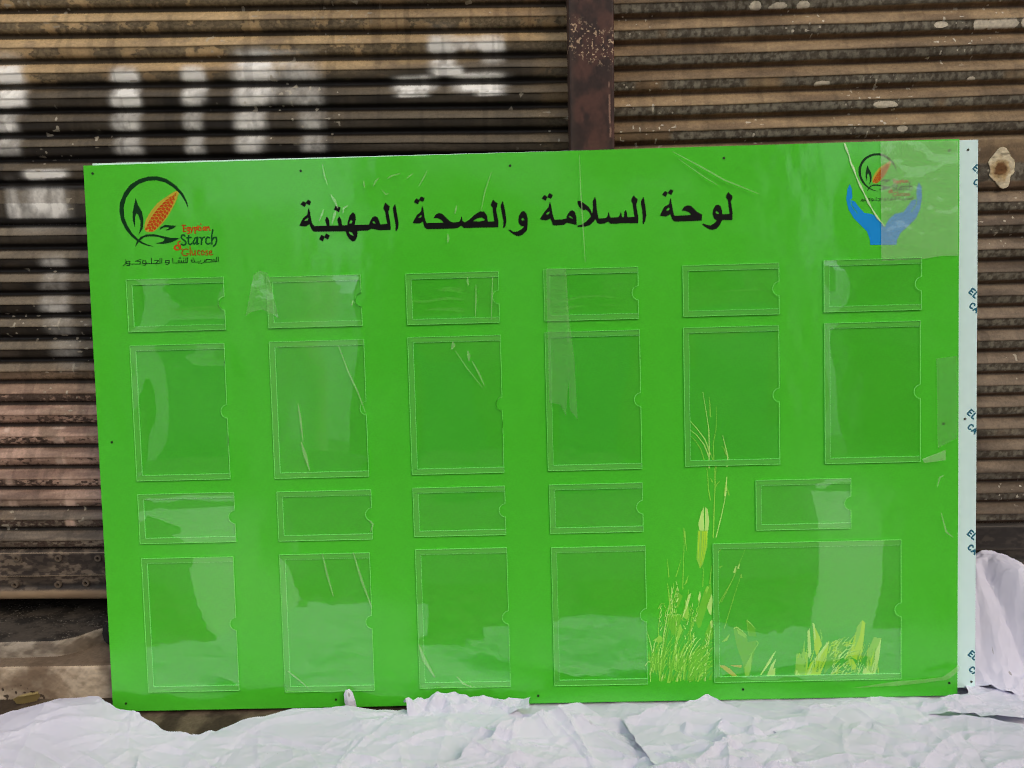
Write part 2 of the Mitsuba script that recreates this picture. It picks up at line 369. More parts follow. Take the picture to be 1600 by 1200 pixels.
structure('step', worn_block([(-3, 0.078), (3, 0.070)], -0.004, 0.088, 0.006, 3), 'mat_concrete', 30)
k = thing('doorstep_slab', 'dirty dark stone doorstep slab with broken front edge under the left shutter', 'slab')
scene[k] = mikit.ply(worn_block([(-3, 0.125), (-1.25, 0.120), (-1.20, 0.122), (-1.16, 0.14), (-1.12, 0.19), (-1.06, 0.215), (-0.9, 0.23), (0.1, 0.23)], 0.088, 0.132, 0.010, 5, 0.012), 'mat_slab', smooth=30)

# ------------------------------------------------------------------ shutters
PROFILE = [(0.0, -0.001), (0.04, -0.0005), (0.075, 0.0015), (0.12, 0.0045), (0.19, 0.0085), (0.27, 0.0120), (0.35, 0.0148), (0.43, 0.0168), (0.485, 0.0174), (0.505, 0.0156), (0.53, 0.0150), (0.62, 0.0144), (0.72, 0.0136),
           (0.80, 0.0122), (0.84, 0.0095), (0.88, 0.0045), (0.92, 0.0005), (0.96, -0.001), (1.0, -0.001)]
PLATE = [(0.0, 0.0), (0.02, 0.003), (0.05, 0.009), (0.10, 0.010), (0.3, 0.0095), (0.5, 0.0095), (0.75, 0.0095), (0.93, 0.009), (0.97, 0.004), (1.0, 0.0)]
Y_SH = 0.247
def slat(x0, x1, ztop, h, prof, tilt, xref, k, seed):
    xs = np.linspace(x0, x1, 90)
    t = np.array([a for a, b in prof]); d = np.array([b for a, b in prof])
    X, Tt = np.meshgrid(xs, t, indexing='ij')
    D = np.broadcast_to(d, X.shape).copy()
    q = np.stack([X * 5, Tt * 1.5 + k * 3.7, X * 0], -1)
    dent = (meshkit.fbm(q, 3, seed) - 0.5) * 0.006 + (meshkit.fbm(q * [6, 2, 1], 3, seed + 9) - 0.5) * 0.0022
    wob = (meshkit.fbm(np.stack([X * 2.2, X * 0 + k * 5.1, X * 0], -1), 3, seed + 4) - 0.5) * 0.006
    P = np.stack([X, Y_SH - D - dent * np.sin(np.pi * np.clip(Tt, 0, 1)), ztop - Tt * h + tilt * (X - xref) + wob * np.sin(np.pi * Tt) ** 0.5], -1)
    v, f = grid_mesh(P)
    return (v, f), np.c_[np.full(len(v), float(k)), Tt.ravel()]

def shutter(root, x0, x1, rows, bsdf, tilt, xref, seed):
    for k, (zt, h, prof) in enumerate(rows):
        m, uv = slat(x0, x1, zt, h, prof, tilt, xref, k, seed)
        add(root + '__slat', m, bsdf, True, uv=uv)

left = thing('roller_shutter', 'left roller shutter with black spray paint and white marks on its tan slats', 'shutter')
pl, pu = 0.0560, 0.0563
rows = [(1.262 + pu * (i + 1), pu, PROFILE) for i in range(22)][::-1] + [(1.262, 0.096, PLATE)] + [(1.166 - pl * i, pl, PROFILE) for i in range(15)]
TILT, XREF = -0.019, -1.21
shutter(left, -1.95, 0.128, rows, 'mat_slat_left', TILT, XREF, 11)

def sheared(m, tilt, xref):
    m.vertices[:, 2] += tilt * (m.vertices[:, 0] - xref)
    return m
RAIL = [(0, 0), (0.02, 0.006), (0.06, 0.0125), (0.10, 0.011), (0.44, 0.0105), (0.48, 0.013), (0.52, 0.013), (0.56, 0.0095), (0.70, 0.009), (0.745, 0.011), (0.77, 0.017), (0.86, 0.021), (0.94, 0.019), (0.985, 0.012), (1.0, 0.0)]
def rail(root, x0, x1, ztop, h, tilt, xref, seed, bolts):
    m, uv = slat(x0, x1, ztop, h, RAIL, tilt, xref, 0, seed)
    r = add(root + '__bottom_rail', m, 'mat_rail', True, uv=uv)
    for bx, bz in bolts:
        c = trimesh.creation.cylinder(0.0075, 0.006, sections=14)
        c.apply_transform(trimesh.transformations.rotation_matrix(math.pi / 2, (1, 0, 0)))
        ring = trimesh.creation.annulus(0.0045, 0.009, 0.006, sections=14)
        ring.apply_transform(trimesh.transformations.rotation_matrix(math.pi / 2, (1, 0, 0)))
        ring.apply_translation((bx, Y_SH - 0.013, bz + tilt * (bx - xref)))
        add(r + '__bolt', ring, 'mat_bolt', 30)
rail(left, -1.95, 0.128, 0.326, 0.137, TILT, XREF, 21, [(-1.345, 0.305), (-1.235, 0.305), (-1.245, 0.232), (-1.170, 0.236), (-1.36, 0.232), (-1.13, 0.305)])

right = thing('roller_shutter', 'right roller shutter with brown tan slats and grey flaking paint', 'shutter')
pr, pt = 0.0559, 0.0572
rows = [(1.308 + pt * (i + 1), pt, PROFILE) for i in range(22)][::-1] + [(1.308, 0.129, PLATE)] + [(1.179 - pr * i, pr, PROFILE) for i in range(15)]
shutter(right, 0.218, 2.35, rows, 'mat_slat_right', -0.001, 1.2, 37)
rail(right, 0.218, 2.35, 0.3405, 0.137, -0.001, 1.2, 41, [])

# torn cream paint with a rusty crater on the right shutter's wide slat
def blob(cx, cz, rx, rz, seed, n=36, rough=0.25):
    a = np.linspace(0, 2 * np.pi, n, endpoint=False)
    r = 1 + rough * 2 * (meshkit.fbm(np.stack([np.cos(a) * 2 + seed, np.sin(a) * 2, a * 0], -1), 3, seed) - 0.5)
    return Polygon(np.c_[cx + rx * r * np.cos(a), cz + rz * r * np.sin(a)])
def m_peel(p, n, uv):
    w = wp(1564, 264)
    q = dr.sqrt(dr.square((p.x - float(w[0])) / 0.020) + dr.square((p.z - float(w[2])) / 0.024)) + 0.7 * (fbm(p.x * 80, p.z * 80, 2.0, 3) - 0.5)
    c = mix(rgb(112, 76, 40), rgb(190, 164, 120), smoothstep(0.45, 1.0, q))
    return mix(c, rgb(214, 200, 168), smoothstep(0.9, 1.3, q)) * (0.75 + 0.5 * fbm(p.x * 150, p.z * 300, 1.0, 3))
scene['mat_peel'] = bumped(principled(proc(m_peel), 0.9), lambda p, n, uv: fbm(p.x * 90, p.z * 120, 1.0, 3), 0.006)
w = wp(1565, 264, 0.236)
m = trimesh.creation.extrude_polygon(blob(w[0], w[2], 0.031, 0.040, 3, rough=0.35), 0.004, engine='earcut')
v = np.array(m.vertices)
pk = add(right + '__peeled_patch', (np.c_[v[:, 0], 0.2385 - v[:, 2], v[:, 1]], m.faces), 'mat_peel')
labels[pk] = {'label': 'torn cream and brown patch of peeled paint beside the white strip'}

# ------------------------------------------------------------------ post and house above
k = thing('post', 'rusty dark red steel post standing between the two shutters', 'post')
scene[k] = mikit.ply(rounded_box(0.1225, 0.2245, 0.165, 0.30, 0.0, 2.62, 0.006), 'mat_post', smooth=40)

house = thing('shop_front', 'plastered house front that carries the two roller shutters', 'building')
add(house + '__wall', boxm(-8, 8, 0.24, 0.7, 2.55, 7.0), 'mat_plaster')
add(house + '__pier', boxm(-8, -1.93, 0.12, 0.7, 0.0, 2.55), 'mat_plaster')
add(house + '__pier', boxm(2.33, 8, 0.12, 0.7, 0.0, 2.55), 'mat_plaster')
add(house + '__back_wall', boxm(-1.93, 2.33, 0.45, 0.7, -0.02, 2.55), 'mat_plaster')

# ------------------------------------------------------------------ across the street (unseen; gaps and pale walls shaped for reflections in the board)
for (x0, x1, h, mat, lab) in ((-16, -6.9, 6.5, 'mat_facade', 'dark plastered building farthest left across the street'), (-6.7, -4.25, 4.6, 'mat_reflection_wall', 'narrow pale building added across the street for the board reflections'),
                              (-2.8, 4.75, 6.0, 'mat_facade', 'wide dark plastered building across the street'), (6.5, 18, 5.4, 'mat_facade', 'dark plastered building farthest right across the street')):
    opp = thing('building', lab, 'building')
    add(opp + '__wall', boxm(x0, x1, -14.0, -11.0, 0, h), mat)
    n = int((x1 - x0) / 2.3)
    for i in range(n):
        x = x0 + (i + 0.5) * (x1 - x0) / n
        w_ = add(opp + '__window', boxm(x - 0.5, x + 0.5, -11.02, -10.97, 2.9, 4.2), 'mat_window')
        add(w_ + '__sill', boxm(x - 0.62, x + 0.62, -10.969, -10.85, 2.78, 2.89), 'mat_plaster')
        add(opp + '__door', boxm(x - 0.75, x + 0.75, -11.02, -10.96, 0, 2.3), 'mat_shutter_blue')
far = thing('building', 'long pale building added far behind the gaps for the board reflections', 'building')
add(far + '__wall', boxm(-30, 30, -34.0, -28.0, 0, 7.0), 'mat_reflection_wall')  # pale wall added to soften the bright gaps the board reflects
for i in range(14):
    add(far + '__window', boxm(-26 + i * 4.0, -25 + i * 4.0, -28.02, -27.97, 3.6, 5.0), 'mat_window')
# unseen pale strips added on the pavement to make bands in the board's reflections
def add_reflection_strip(label, pts):
    k = thing('reflection_strip', label, 'plastic sheet')
    q = Polygon(pts).segmentize(0.1)
    m = trimesh.creation.extrude_polygon(q, 0.004, engine='earcut')
    scene[k] = mikit.ply((np.c_[m.vertices[:, :2], m.vertices[:, 2] + 0.003], m.faces), 'mat_reflection_strip', smooth=False)
add_reflection_strip('pale strip added on the pavement left of the board to brighten its reflections', [(-0.99, -0.64), (-1.12, -0.85), (-1.4, -1.4), (-1.8, -2.3), (-2.6, -3.9), (-3.6, -5.2), (-2.6, -5.6), (-1.75, -3.4), (-1.2, -1.9), (-0.96, -1.25), (-0.9, -0.66)])
add_reflection_strip('pale strip added on the pavement right of the board to brighten its reflections', [(0.84, -0.52), (1.32, -1.7), (2.25, -4.2), (2.75, -5.6), (3.5, -5.6), (2.75, -4.2), (1.62, -1.7), (1.02, -0.50)])

# ------------------------------------------------------------------ the notice board
board = thing('notice_board', 'bright green notice board with black arabic title and rows of clear pockets', 'notice board')
pan = box(-BW / 2, -BH / 2, BW / 2, BH / 2)
add(board + '__panel', flat(pan, -0.005, 0.005), 'mat_green')

backing = thing('plastic_sheet', 'pale mint plastic sheet with teal letters leaning behind the green board', 'plastic sheet')
x1t, y1t = bp(1531, 217); x1b, y1b = bp(1526, 1076)
bk = Polygon([(-0.982, -BH / 2 - 0.006), (-0.55, -BH / 2 - 0.004), (x1t, y1t), (x1b, y1b), (-0.975, y1b)])
add(backing + '__panel', flat(bk, -0.0115, 0.005), 'mat_white_film')
def stroke(pts, w, closed=False):
    return LineString(pts).buffer(w / 2, cap_style='round', join_style='round', quad_segs=4)
def glyphs(word, h, w):
    G = {'E': [[(.55, 0), (0, 0), (0, 1), (.55, 1)], [(0, .5), (.48, .5)]], 'C': [[(.62, .18), (.45, .02), (.2, .05), (.03, .3), (.03, .7), (.2, .95), (.45, .98), (.62, .82)]],
         'L': [[(0, 1), (0, 0), (.5, 0)]], 'A': [[(0, 0), (.35, 1), (.7, 0)], [(.13, .35), (.57, .35)]]}
    out, x = [], 0
    for ch in word:
        for s in G[ch]:
            out.append(stroke([((x + a) * h, b * h) for a, b in s], w))
        x += 0.95
    return unary_union(out)
ink = []
for (ex, ey, cx, cy) in [(1523, 263, 1523, 285), (1516.5, 457, 1516.5, 479), (1514, 647, 1514, 669), (1514, 836, 1514, 858), (1515.5, 1025, 1516, 1049)]:
    for word, (qx, qy) in (('EL', (ex, ey)), ('CA', (cx, cy))):
        x, y = bp(qx, qy)
        g = glyphs(word, 0.0130, 0.0035)
        g = affinity.rotate(affinity.scale(g, 1, -1, origin=(0, 0)), 42, origin=(0, 0))
        ink.append(affinity.translate(g, x, y))
for q in geoms(unary_union(ink).intersection(bk.buffer(-0.0006))):
    add(backing + '__letter', flat(q, -0.0065, 0.0004), 'mat_teal_ink')
def ring_hole(root, x, y, off, r=0.0026):
    cx, cy = bp(x, y)
    add(root + '__screw', flat(Point(cx, cy).buffer(r, quad_segs=5), off, 0.0012), 'mat_screw')
for x, y in [(1515, 233), (1510, 655), (1520, 1067)]:
    ring_hole(backing, x, y, -0.0065)
for x, y in [(145, 271), (470, 267), (797, 259), (1131, 247), (1483, 235), (175, 691), (1474, 662), (197, 1099), (525, 1093), (841, 1087), (1161, 1077), (1483, 1067)]:
    ring_hole(board, x, y, 0.0)

# title
Z1, Z2, Z3, Z4 = (450, 290, 1600 / 190), (630, 290, 8.0), (830, 280, 1600 / 190), (1010, 280, 10.0)
TITLE = [
 (Z1, [[(1410,238),(1422,300),(1440,400),(1455,500),(1450,560),(1425,600),(1415,590),(1418,520),(1400,420),(1385,330),(1383,290)],
       [(1282,222),(1300,245),(1338,272),(1332,310),(1320,345),(1338,440),(1352,540),(1352,582),(1200,586),(1200,512),(1310,505),(1295,440),(1280,345),(1255,295)],
       [(330,535),(520,530),(760,522),(1060,515),(1215,512),(1215,586),(1200,586),(1100,565),(1050,590),(900,595),(760,600),(360,605),(320,590)],
       [(1060,530),(1085,465),(1110,420),(1150,403),(1180,420),(1205,480),(1215,520),(1180,560),(1090,565)],
       [(775,560),(790,470),(815,390),(855,352),(885,380),(893,440),(880,500),(870,560)],
       [(755,560),(760,590),(775,650),(810,705),(850,735),(885,725),(910,670),(915,620),(905,560)],
       [(650,450),(675,403),(700,450),(714,540),(672,540)], [(630,262),(692,290),(672,348),(605,315)],
       [(490,455),(512,405),(540,450),(548,545),(517,545)], [(440,648),(482,672),(460,735),(410,705)], [(502,628),(550,655),(525,710),(478,680)],
       [(272,290),(290,350),(300,420),(318,500),(350,535),(380,605),(340,605),(310,570),(285,510),(262,400),(258,360)],
       [(262,375),(200,430),(150,525),(185,535),(240,535),(292,495),(300,420)], [(200,205),(240,228),(222,282),(166,248)], [(265,183),(303,210),(285,260),(233,228)]],
      [[(1110,480),(1130,462),(1160,502),(1125,497)], [(800,502),(830,445),(850,470),(838,497)], [(793,603),(840,612),(872,665),(820,645)], [(213,457),(272,415),(264,457),(225,467)]]),
 (Z2, [[(1440,430),(1450,370),(1480,325),(1510,320),(1540,350),(1557,420),(1555,500),(1545,560),(1490,615),(1440,632),(1390,615),(1340,580),(1315,555),(1335,550),(1380,580),(1430,575),(1480,545),(1515,510),(1470,500),(1445,470)],
       [(1245,190),(1262,260),(1280,350),(1290,440),(1280,500),(1258,535),(1250,525),(1255,450),(1235,350),(1220,270),(1222,240)],
       [(1128,175),(1145,200),(1180,222),(1170,270),(1160,290),(1175,380),(1190,450),(1188,518),(1120,520),(1120,448),(1140,450),(1125,350),(1118,275),(1095,245),(1110,200)],
       [(750,460),(1050,452),(1140,448),(1140,520),(900,525),(760,530),(725,495)],
       [(745,475),(830,425),(900,360),(960,325),(1010,325),(1045,370),(1058,440),(1060,490),(760,500)], [(730,380),(742,440),(770,465),(770,520),(725,500),(690,515),(690,460),(712,440)],
       [(285,470),(500,465),(620,462),(700,455),(728,492),(690,525),(640,535),(300,543),(265,520)], [(380,405),(410,360),(450,343),(490,355),(540,405),(590,450),(650,470),(600,520),(520,480),(480,430),(430,405)],
       [(238,245),(255,310),(265,390),(290,470),(320,543),(290,540),(262,505),(245,440),(225,330)], [(225,325),(170,370),(120,465),(150,470),(205,472),(250,445),(260,380)],
       [(165,160),(207,185),(185,232),(133,205)], [(220,138),(268,155),(250,202),(198,180)]],
      [[(868,445),(930,405),(985,398),(1020,420),(1018,438),(950,450)], [(1475,420),(1495,397),(1524,435),(1485,437)], [(180,406),(227,362),(232,385),(215,403)]]),
 (Z3, [[(1475,230),(1490,290),(1505,390),(1512,480),(1500,545),(1480,592),(1468,580),(1468,500),(1460,400),(1445,320),(1445,290)],
       [(1350,210),(1365,240),(1400,262),(1390,310),(1380,335),(1395,430),(1408,500),(1405,578),(1320,577),(1320,500),(1360,498),(1345,400),(1335,320),(1315,275),(1330,240)],
       [(880,520),(1000,510),(1050,505),(1180,500),(1300,500),(1340,498),(1340,577),(1180,578),(1120,585),(1050,585),(1010,555),(970,580),(900,588),(860,560)],
       [(1245,405),(1258,440),(1265,520),(1220,520),(1225,430)], [(1180,425),(1190,470),(1195,520),(1140,520),(1165,470)], [(1018,425),(1030,480),(1050,520),(1010,560),(965,560),(985,515),(1005,480)],
       [(840,230),(855,290),(865,420),(885,510),(900,588),(868,575),(845,520),(820,560),(770,605),(700,622),(610,628),(610,610),(660,600),(720,560),(770,510),(800,470),(812,400),(815,380),(810,290)],
       [(610,285),(650,288),(710,330),(760,370),(785,410),(802,470),(790,488),(760,430),(715,395),(690,410),(640,375),(615,330)],
       [(460,530),(475,470),(505,425),(540,408),(572,430),(595,500),(597,600),(550,590),(470,572),(445,560)], [(300,535),(400,530),(460,520),(480,560),(470,572),(430,600),(300,608),(275,590)],
       [(245,290),(262,350),(275,430),(292,500),(310,540),(340,608),(300,605),(275,570),(255,520),(228,400),(230,360)], [(225,370),(175,430),(115,525),(150,535),(200,540),(258,515),(270,430)],
       [(175,208),(212,235),(190,282),(138,252)], [(240,183),(284,210),(262,257),(210,235)]],
      [[(490,500),(510,478),(547,507),(540,522),(510,505)], [(188,457),(242,417),(242,446),(215,469)]]),
 (Z4, [[(1280,200),(1300,230),(1343,260),(1338,310),(1315,345),(1330,430),(1345,520),(1340,636),(1160,636),(1160,550),(1300,545),(1290,440),(1272,320),(1245,285),(1255,240)],
       [(1035,540),(1045,470),(1080,410),(1120,400),(1155,420),(1178,490),(1185,560),(1180,640),(1150,710),(1100,770),(1040,790),(980,780),(920,745),(868,705),(885,695),(940,715),(1000,725),(1060,690),(1105,640),(1060,620)],
       [(550,490),(590,430),(640,408),(690,415),(730,450),(790,510),(868,555),(862,645),(700,652),(450,660),(415,640),(430,575),(705,560),(670,520),(620,495),(580,490)],
       [(378,290),(390,360),(405,450),(430,560),(480,660),(440,660),(400,620),(375,540),(355,400),(360,360)], [(355,390),(280,430),(210,568),(250,575),(305,582),(370,550),(400,460)],
       [(290,183),(330,210),(305,277),(246,240)], [(375,156),(420,178),(390,247),(333,215)]],
      [[(1075,520),(1095,490),(1137,525),(1130,547),(1095,542)], [(298,490),(350,437),(367,465),(345,492)]])]
for (ox, oy, s), polys, holes in TITLE:
    g = unary_union([Polygon(bpts(p, ox, oy, s)).buffer(0) for p in polys])
    g = g.difference(unary_union([Polygon(bpts(p, ox, oy, s)).buffer(0) for p in holes]))
    g = g.buffer(0.0009).buffer(-0.0014).buffer(0.0005)
    add(board + '__title_word', flat(g, 0.0, 0.0012), 'mat_black_vinyl')

# company emblem
LZ, WZ, CZ = (170, 260, 7.06), (260, 340, 1600 / 90), (180, 395, 1600 / 170)
RING = [(880,470),(865,395),(820,300),(740,210),(640,140),(540,110),(440,112),(340,140),(240,200),(170,290),(125,400),(118,500),(140,600),(190,700),(250,770),(310,820),(370,855),(430,875),(505,887),
        (430,862),(370,835),(320,800),(260,740),(205,650),(170,560),(165,450),(190,350),(250,260),(330,195),(420,160),(520,152),(620,175),(710,230),(790,305),(845,390)]
LEAVES = [[(298,350),(320,420),(365,500),(382,590),(375,680),(330,755),(350,680),(350,600),(325,530),(305,515),(290,560),(288,670),(268,600),(265,510),(280,430)],
          [(560,700),(575,670),(620,645),(680,650),(748,655),(710,685),(650,705),(622,705),(665,685),(660,672),(610,672)],
          [(292,890),(310,830),(350,780),(420,750),(500,748),(600,770),(690,790),(780,790),(740,815),(680,840),(600,855),(520,850),(600,830),(620,800),(540,775),(450,770),(390,780),(340,820)]]
COB = [(400,650),(415,590),(445,535),(485,475),(545,405),(630,345),(720,285),(765,268),(772,285),(745,365),(705,450),(645,555),(575,645),(495,715),(450,722),(415,718),(398,690)]
def kernels():
    a, b = np.array([445.0, 700.0]), np.array([752.0, 285.0])
    ax = (b - a) / np.linalg.norm(b - a); nx = np.array([-ax[1], ax[0]]); L = np.linalg.norm(b - a)
    cob, out = Polygon(COB), []
    for c, (o0, o1) in enumerate([(-.98, -.52), (-.46, .06), (.12, .56), (.62, .98)]):
        n = 12
        for i in range(n):
            t0, t1 = (i + 0.1 + 0.35 * (c % 2)) / n, (i + 0.86 + 0.35 * (c % 2)) / n
            q = []
            for t, o in ((t0, o0), (t0, o1), (t1, o1), (t1, o0)):
                wd = 66 * math.sin(math.pi * (0.12 + 0.86 * min(t, 1))) ** 0.7
                bend = 16 * math.sin(math.pi * min(t, 1))
                q.append(tuple(a + ax * (t - 0.02 - 0.05 * o * o) * L + nx * (o * wd + bend * 0.1)))
            k_ = Polygon(q).buffer(-3).buffer(3).intersection(cob)
            out += geoms(k_) if not k_.is_empty else []
    return out
WORDS = {
 'mat_logo_orange': (1.7, [[(435,215),(530,215)],[(470,215),(475,385),(550,380)],[(475,300),(540,290)],[(625,275),(585,280),(575,330),(600,360),(630,330),(635,270),(640,400),(620,445),(580,430)],[(665,270),(690,350)],[(740,265),(700,400),(680,430)],
                     [(780,260),(800,440)],[(795,280),(840,265),(850,320),(810,355)],[(880,225),(890,350),(930,355)],[(865,265),(925,260)],[(955,265),(965,355)],[(958,178),(964,184)],[(1075,260),(1030,270),(1015,330),(1040,355),(1075,320),(1080,260),(1090,355)],
                     [(1120,255),(1130,350)],[(1130,290),(1175,250),(1190,330),(1215,350)],
                     [(385,655),(330,680),(318,730),(360,760),(350,800),(270,770),(225,810),(215,860),(270,900),(350,890),(390,840),(395,770)],[(320,740),(350,820),(425,880)],[(250,800),(240,850),(290,885)]]),
 'mat_logo_green': (2.2, [[(515,515),(490,480),(440,490),(410,540),(440,590),(510,640),(550,690),(530,745),(470,765),(415,735)],[(625,500),(610,600),(615,720),(660,755),(710,715)],[(570,560),(690,550)],
                    [(870,545),(800,570),(745,680),(770,740),(830,690),(875,545),(850,740),(900,720)],[(935,555),(980,570),(975,740)],[(980,640),(1010,570),(1060,540)],[(1200,560),(1150,540),(1100,600),(1100,700),(1150,740),(1220,710)],
                    [(1290,335),(1260,500),(1265,740)],[(1265,640),(1320,550),(1385,550),(1400,630),(1370,740),(1310,795)]]),
 'mat_logo_brown': (1.6, [[(600,885),(540,870),(460,900),(430,980),(470,1050),(550,1060),(600,1030),(605,1000),(560,1000)],[(660,800),(665,1050)],[(705,910),(715,1000),(740,1045),(790,1000),(800,910),(805,1045)],[(930,925),(890,910),(865,970),(880,1030),(930,1035)],
                    [(1010,910),(975,940),(965,990),(1000,1040),(1040,1020),(1055,960),(1010,910)],[(1145,925),(1110,920),(1095,950),(1150,1000),(1140,1040),(1090,1035)],[(1195,980),(1260,970),(1250,920),(1205,930),(1190,990),(1215,1040),(1280,1025)]])}
CAPTION = [[(1515,60),(1517,130)],[(1490,65),(1492,130),(1440,133),(1435,105),(1465,102),(1470,133)],[(1440,135),(1320,138)],[(1410,135),(1415,98),(1340,98),(1330,138)],[(1320,105),(1310,140),(1265,158)],[(1255,110),(1250,135),(1130,138),(1120,110),(1160,102),(1170,135)],[(1225,158),(1228,158)],[(1245,158),(1248,158)],[(1132,78),(1135,78)],[(1152,78),(1155,78)],
           [(1062,70),(1062,145),(850,150),(845,80)],[(1040,75),(1040,145)],[(1005,112),(1005,147)],[(975,112),(975,147)],[(950,112),(950,147)],[(928,112),(928,147)],[(1005,88),(1008,88)],[(940,80),(965,80)],[(952,66),(955,66)],
           [(790,112),(745,112),(740,145),(790,145),(795,112),(797,152),(770,172),(745,170)],
           [(685,85),(685,155)],[(660,85),(660,157),(600,158)],[(580,110),(640,112),(600,158),(460,160)],[(600,180),(603,180)],[(533,80),(533,158)],[(460,160),(450,118),(405,118),(402,155),(452,158),(452,130),(445,180),(410,180)],
           [(380,95),(300,125),(370,127),(372,165),(225,166)],[(215,166),(215,125),(168,125),(165,160),(215,162),(212,186),(170,186)],[(150,130),(148,172),(120,186)],[(148,106),(152,106)]]
def emblem(root, post, sw):
    """the corn emblem with its words; post maps the big emblem's measured points to where this copy stands"""
    P = lambda pts, z: bpts(pts, z[0], z[1], z[2], post)
    px = 0.00149 * sw
    add(root + '__ring', flat(Polygon(P(RING, LZ)).buffer(0).buffer(0.0012 * sw).buffer(-0.0012 * sw), 0.0, 0.0006), 'mat_logo_dark')
    for l in LEAVES:
        add(root + '__leaf', flat(Polygon(P(l, LZ)).buffer(0).buffer(0.001 * sw).buffer(-0.001 * sw), 0.0002, 0.0006), 'mat_logo_dark')
    c = add(root + '__corn_cob', flat(Polygon(P(COB, LZ)).buffer(0.001 * sw), 0.0, 0.0004), 'mat_logo_cob')
    kk = add(c + '__kernels', flat(MultiPolygon([Polygon(P(k_.exterior.coords, LZ)).buffer(0) for k_ in kernels()]), 0.0004, 0.0005), 'mat_logo_orange')
    labels[kk] = {'kind': 'stuff'}
    for mat, (wd, lines) in WORDS.items():
        g = unary_union([stroke(P(l, WZ), wd * px) for l in lines])
        labels[add(root + '__word', flat(g, 0.0, 0.0006), mat)] = {'kind': 'stuff'}
    kk = add(root + '__caption', flat(unary_union([stroke(P(l, CZ), 1.15 * px) for l in CAPTION]), 0.0, 0.0005), 'mat_logo_dark')
    labels[kk] = {'kind': 'stuff'}
em = board + '__emblem'
emblem(em, None, 1.0)
labels[em] = {'label': 'large corn emblem with words at the top left of the board'}
em2 = board + '__emblem_001'
emblem(em2, lambda x, y: (1341 + (x - 186.3) * 0.552, 239.3 + (y - 275.3) * 0.54), 0.6)
labels[em2] = {'label': 'small corn emblem above two blue hands'}
HZ = (1290, 210, 6.316)
HANDS = [(238,490),(215,540),(203,640),(225,740),(280,830),(350,900),(410,960),(437,1040),(440,1090),(700,1090),(705,1040),(740,970),(820,900),(890,830),(930,740),(950,620),(945,520),(920,475),(900,520),(895,590),(900,640),(850,650),(800,720),(770,765),(680,785),(620,840),(585,905),(550,880),(500,810),(450,785),(380,775),(330,720),(290,665),(255,650),(262,620),(258,540)]
g = Polygon(bpts(HANDS, *HZ)).buffer(0.0012).buffer(-0.0012)
for l in ([(250,640),(252,690),(275,730),(312,778)], [(902,640),(893,690),(870,730),(845,762)]):
    g = g.difference(stroke(bpts(l, *HZ), 0.0016))
add(board + '__blue_hands', flat(g, 0.0, 0.0005), 'mat_logo_blue')

# printed grasses
GZ1, GZ2, GZ3 = (980, 580, 1200 / 260), (980, 830, 1200 / 260), (1200, 830, 1200 / 260)
INK = {'pale': [], 'light': [], 'mid': [], 'yellow': [], 'orange': [], 'deep': []}
LEAVES_PRINTED = []
def ink_poly(col, pts, z): LEAVES_PRINTED.append((col, Polygon(bpts(pts, *z)).buffer(0)))
def ink_line(col, pts, z, w=1.0):
    """a blade that tapers to its last point"""
    P = np.array(bpts(pts, *z)); n = len(P)
    t = np.gradient(P, axis=0); t /= np.linalg.norm(t, axis=1, keepdims=True) + 1e-9
    nn = np.c_[-t[:, 1], t[:, 0]] * (w * 0.00149 / 2) * np.linspace(1, 0.25, n)[:, None]
    INK[col].append(Polygon(np.vstack([P + nn, (P - nn)[::-1]])).buffer(0.00012))
ink_poly('light', [(285,1095),(330,880),(345,850),(352,870),(312,1095)], GZ2)
ink_poly('light', [(335,840),(368,680),(385,670),(400,715),(362,800)], GZ2)
ink_poly('pale', [(395,625),(440,460),(462,445),(440,530),(415,615)], GZ2)
ink_poly('light', [(440,530),(445,600),(432,640),(405,620)], GZ2)
ink_poly('mid', [(285,605),(340,600),(395,605),(372,680),(335,760),(300,690)], GZ2)
ink_poly('mid', [(350,430),(400,465),(380,520),(362,560)], GZ2)
ink_poly('mid', [(490,640),(520,540),(560,420),(600,380),(612,440),(570,560),(530,690),(512,700)], GZ2)
ink_poly('pale', [(575,545),(610,450),(618,500),(605,605),(590,590)], GZ2)
ink_poly('pale', [(510,480),(525,430),(532,470),(516,525)], GZ2); ink_poly('light', [(560,430),(575,395),(590,400),(575,450)], GZ2)
ink_poly('light', [(410,390),(440,320),(432,370)], GZ2)
ink_poly('pale', [(528,1190),(513,1100),(533,1020),(552,978),(556,1190)], GZ1); ink_poly('pale', [(560,1190),(562,978),(580,995),(592,1080),(578,1190)], GZ1)
ink_poly('light', [(510,-5),(580,-5),(578,110),(545,240),(525,270),(500,200)], GZ2)
for q in ([(545,0),(540,120),(524,260)], [(560,0),(556,110),(535,240)], [(572,0),(570,90),(548,220)], [(520,0),(514,110),(512,200)]): ink_line('yellow', q, GZ2, 2.2)
ink_poly('mid', [(600,650),(625,690),(622,770),(580,800),(560,740)], GZ2); ink_poly('pale', [(598,650),(612,640),(620,690),(604,700)], GZ2)
ink_poly('light', [(185,790),(235,750),(265,780),(240,805)], GZ2); ink_poly('mid', [(160,940),(210,880),(280,890),(270,980),(200,1010)], GZ2)
ink_poly('pale', [(240,1075),(262,1020),(270,1050),(250,1085)], GZ2)
ink_poly('light', [(345,1085),(375,1000),(410,940),(395,1010),(365,1088)], GZ2); ink_poly('mid', [(430,1080),(470,960),(560,880),(510,960),(460,1060)], GZ2)
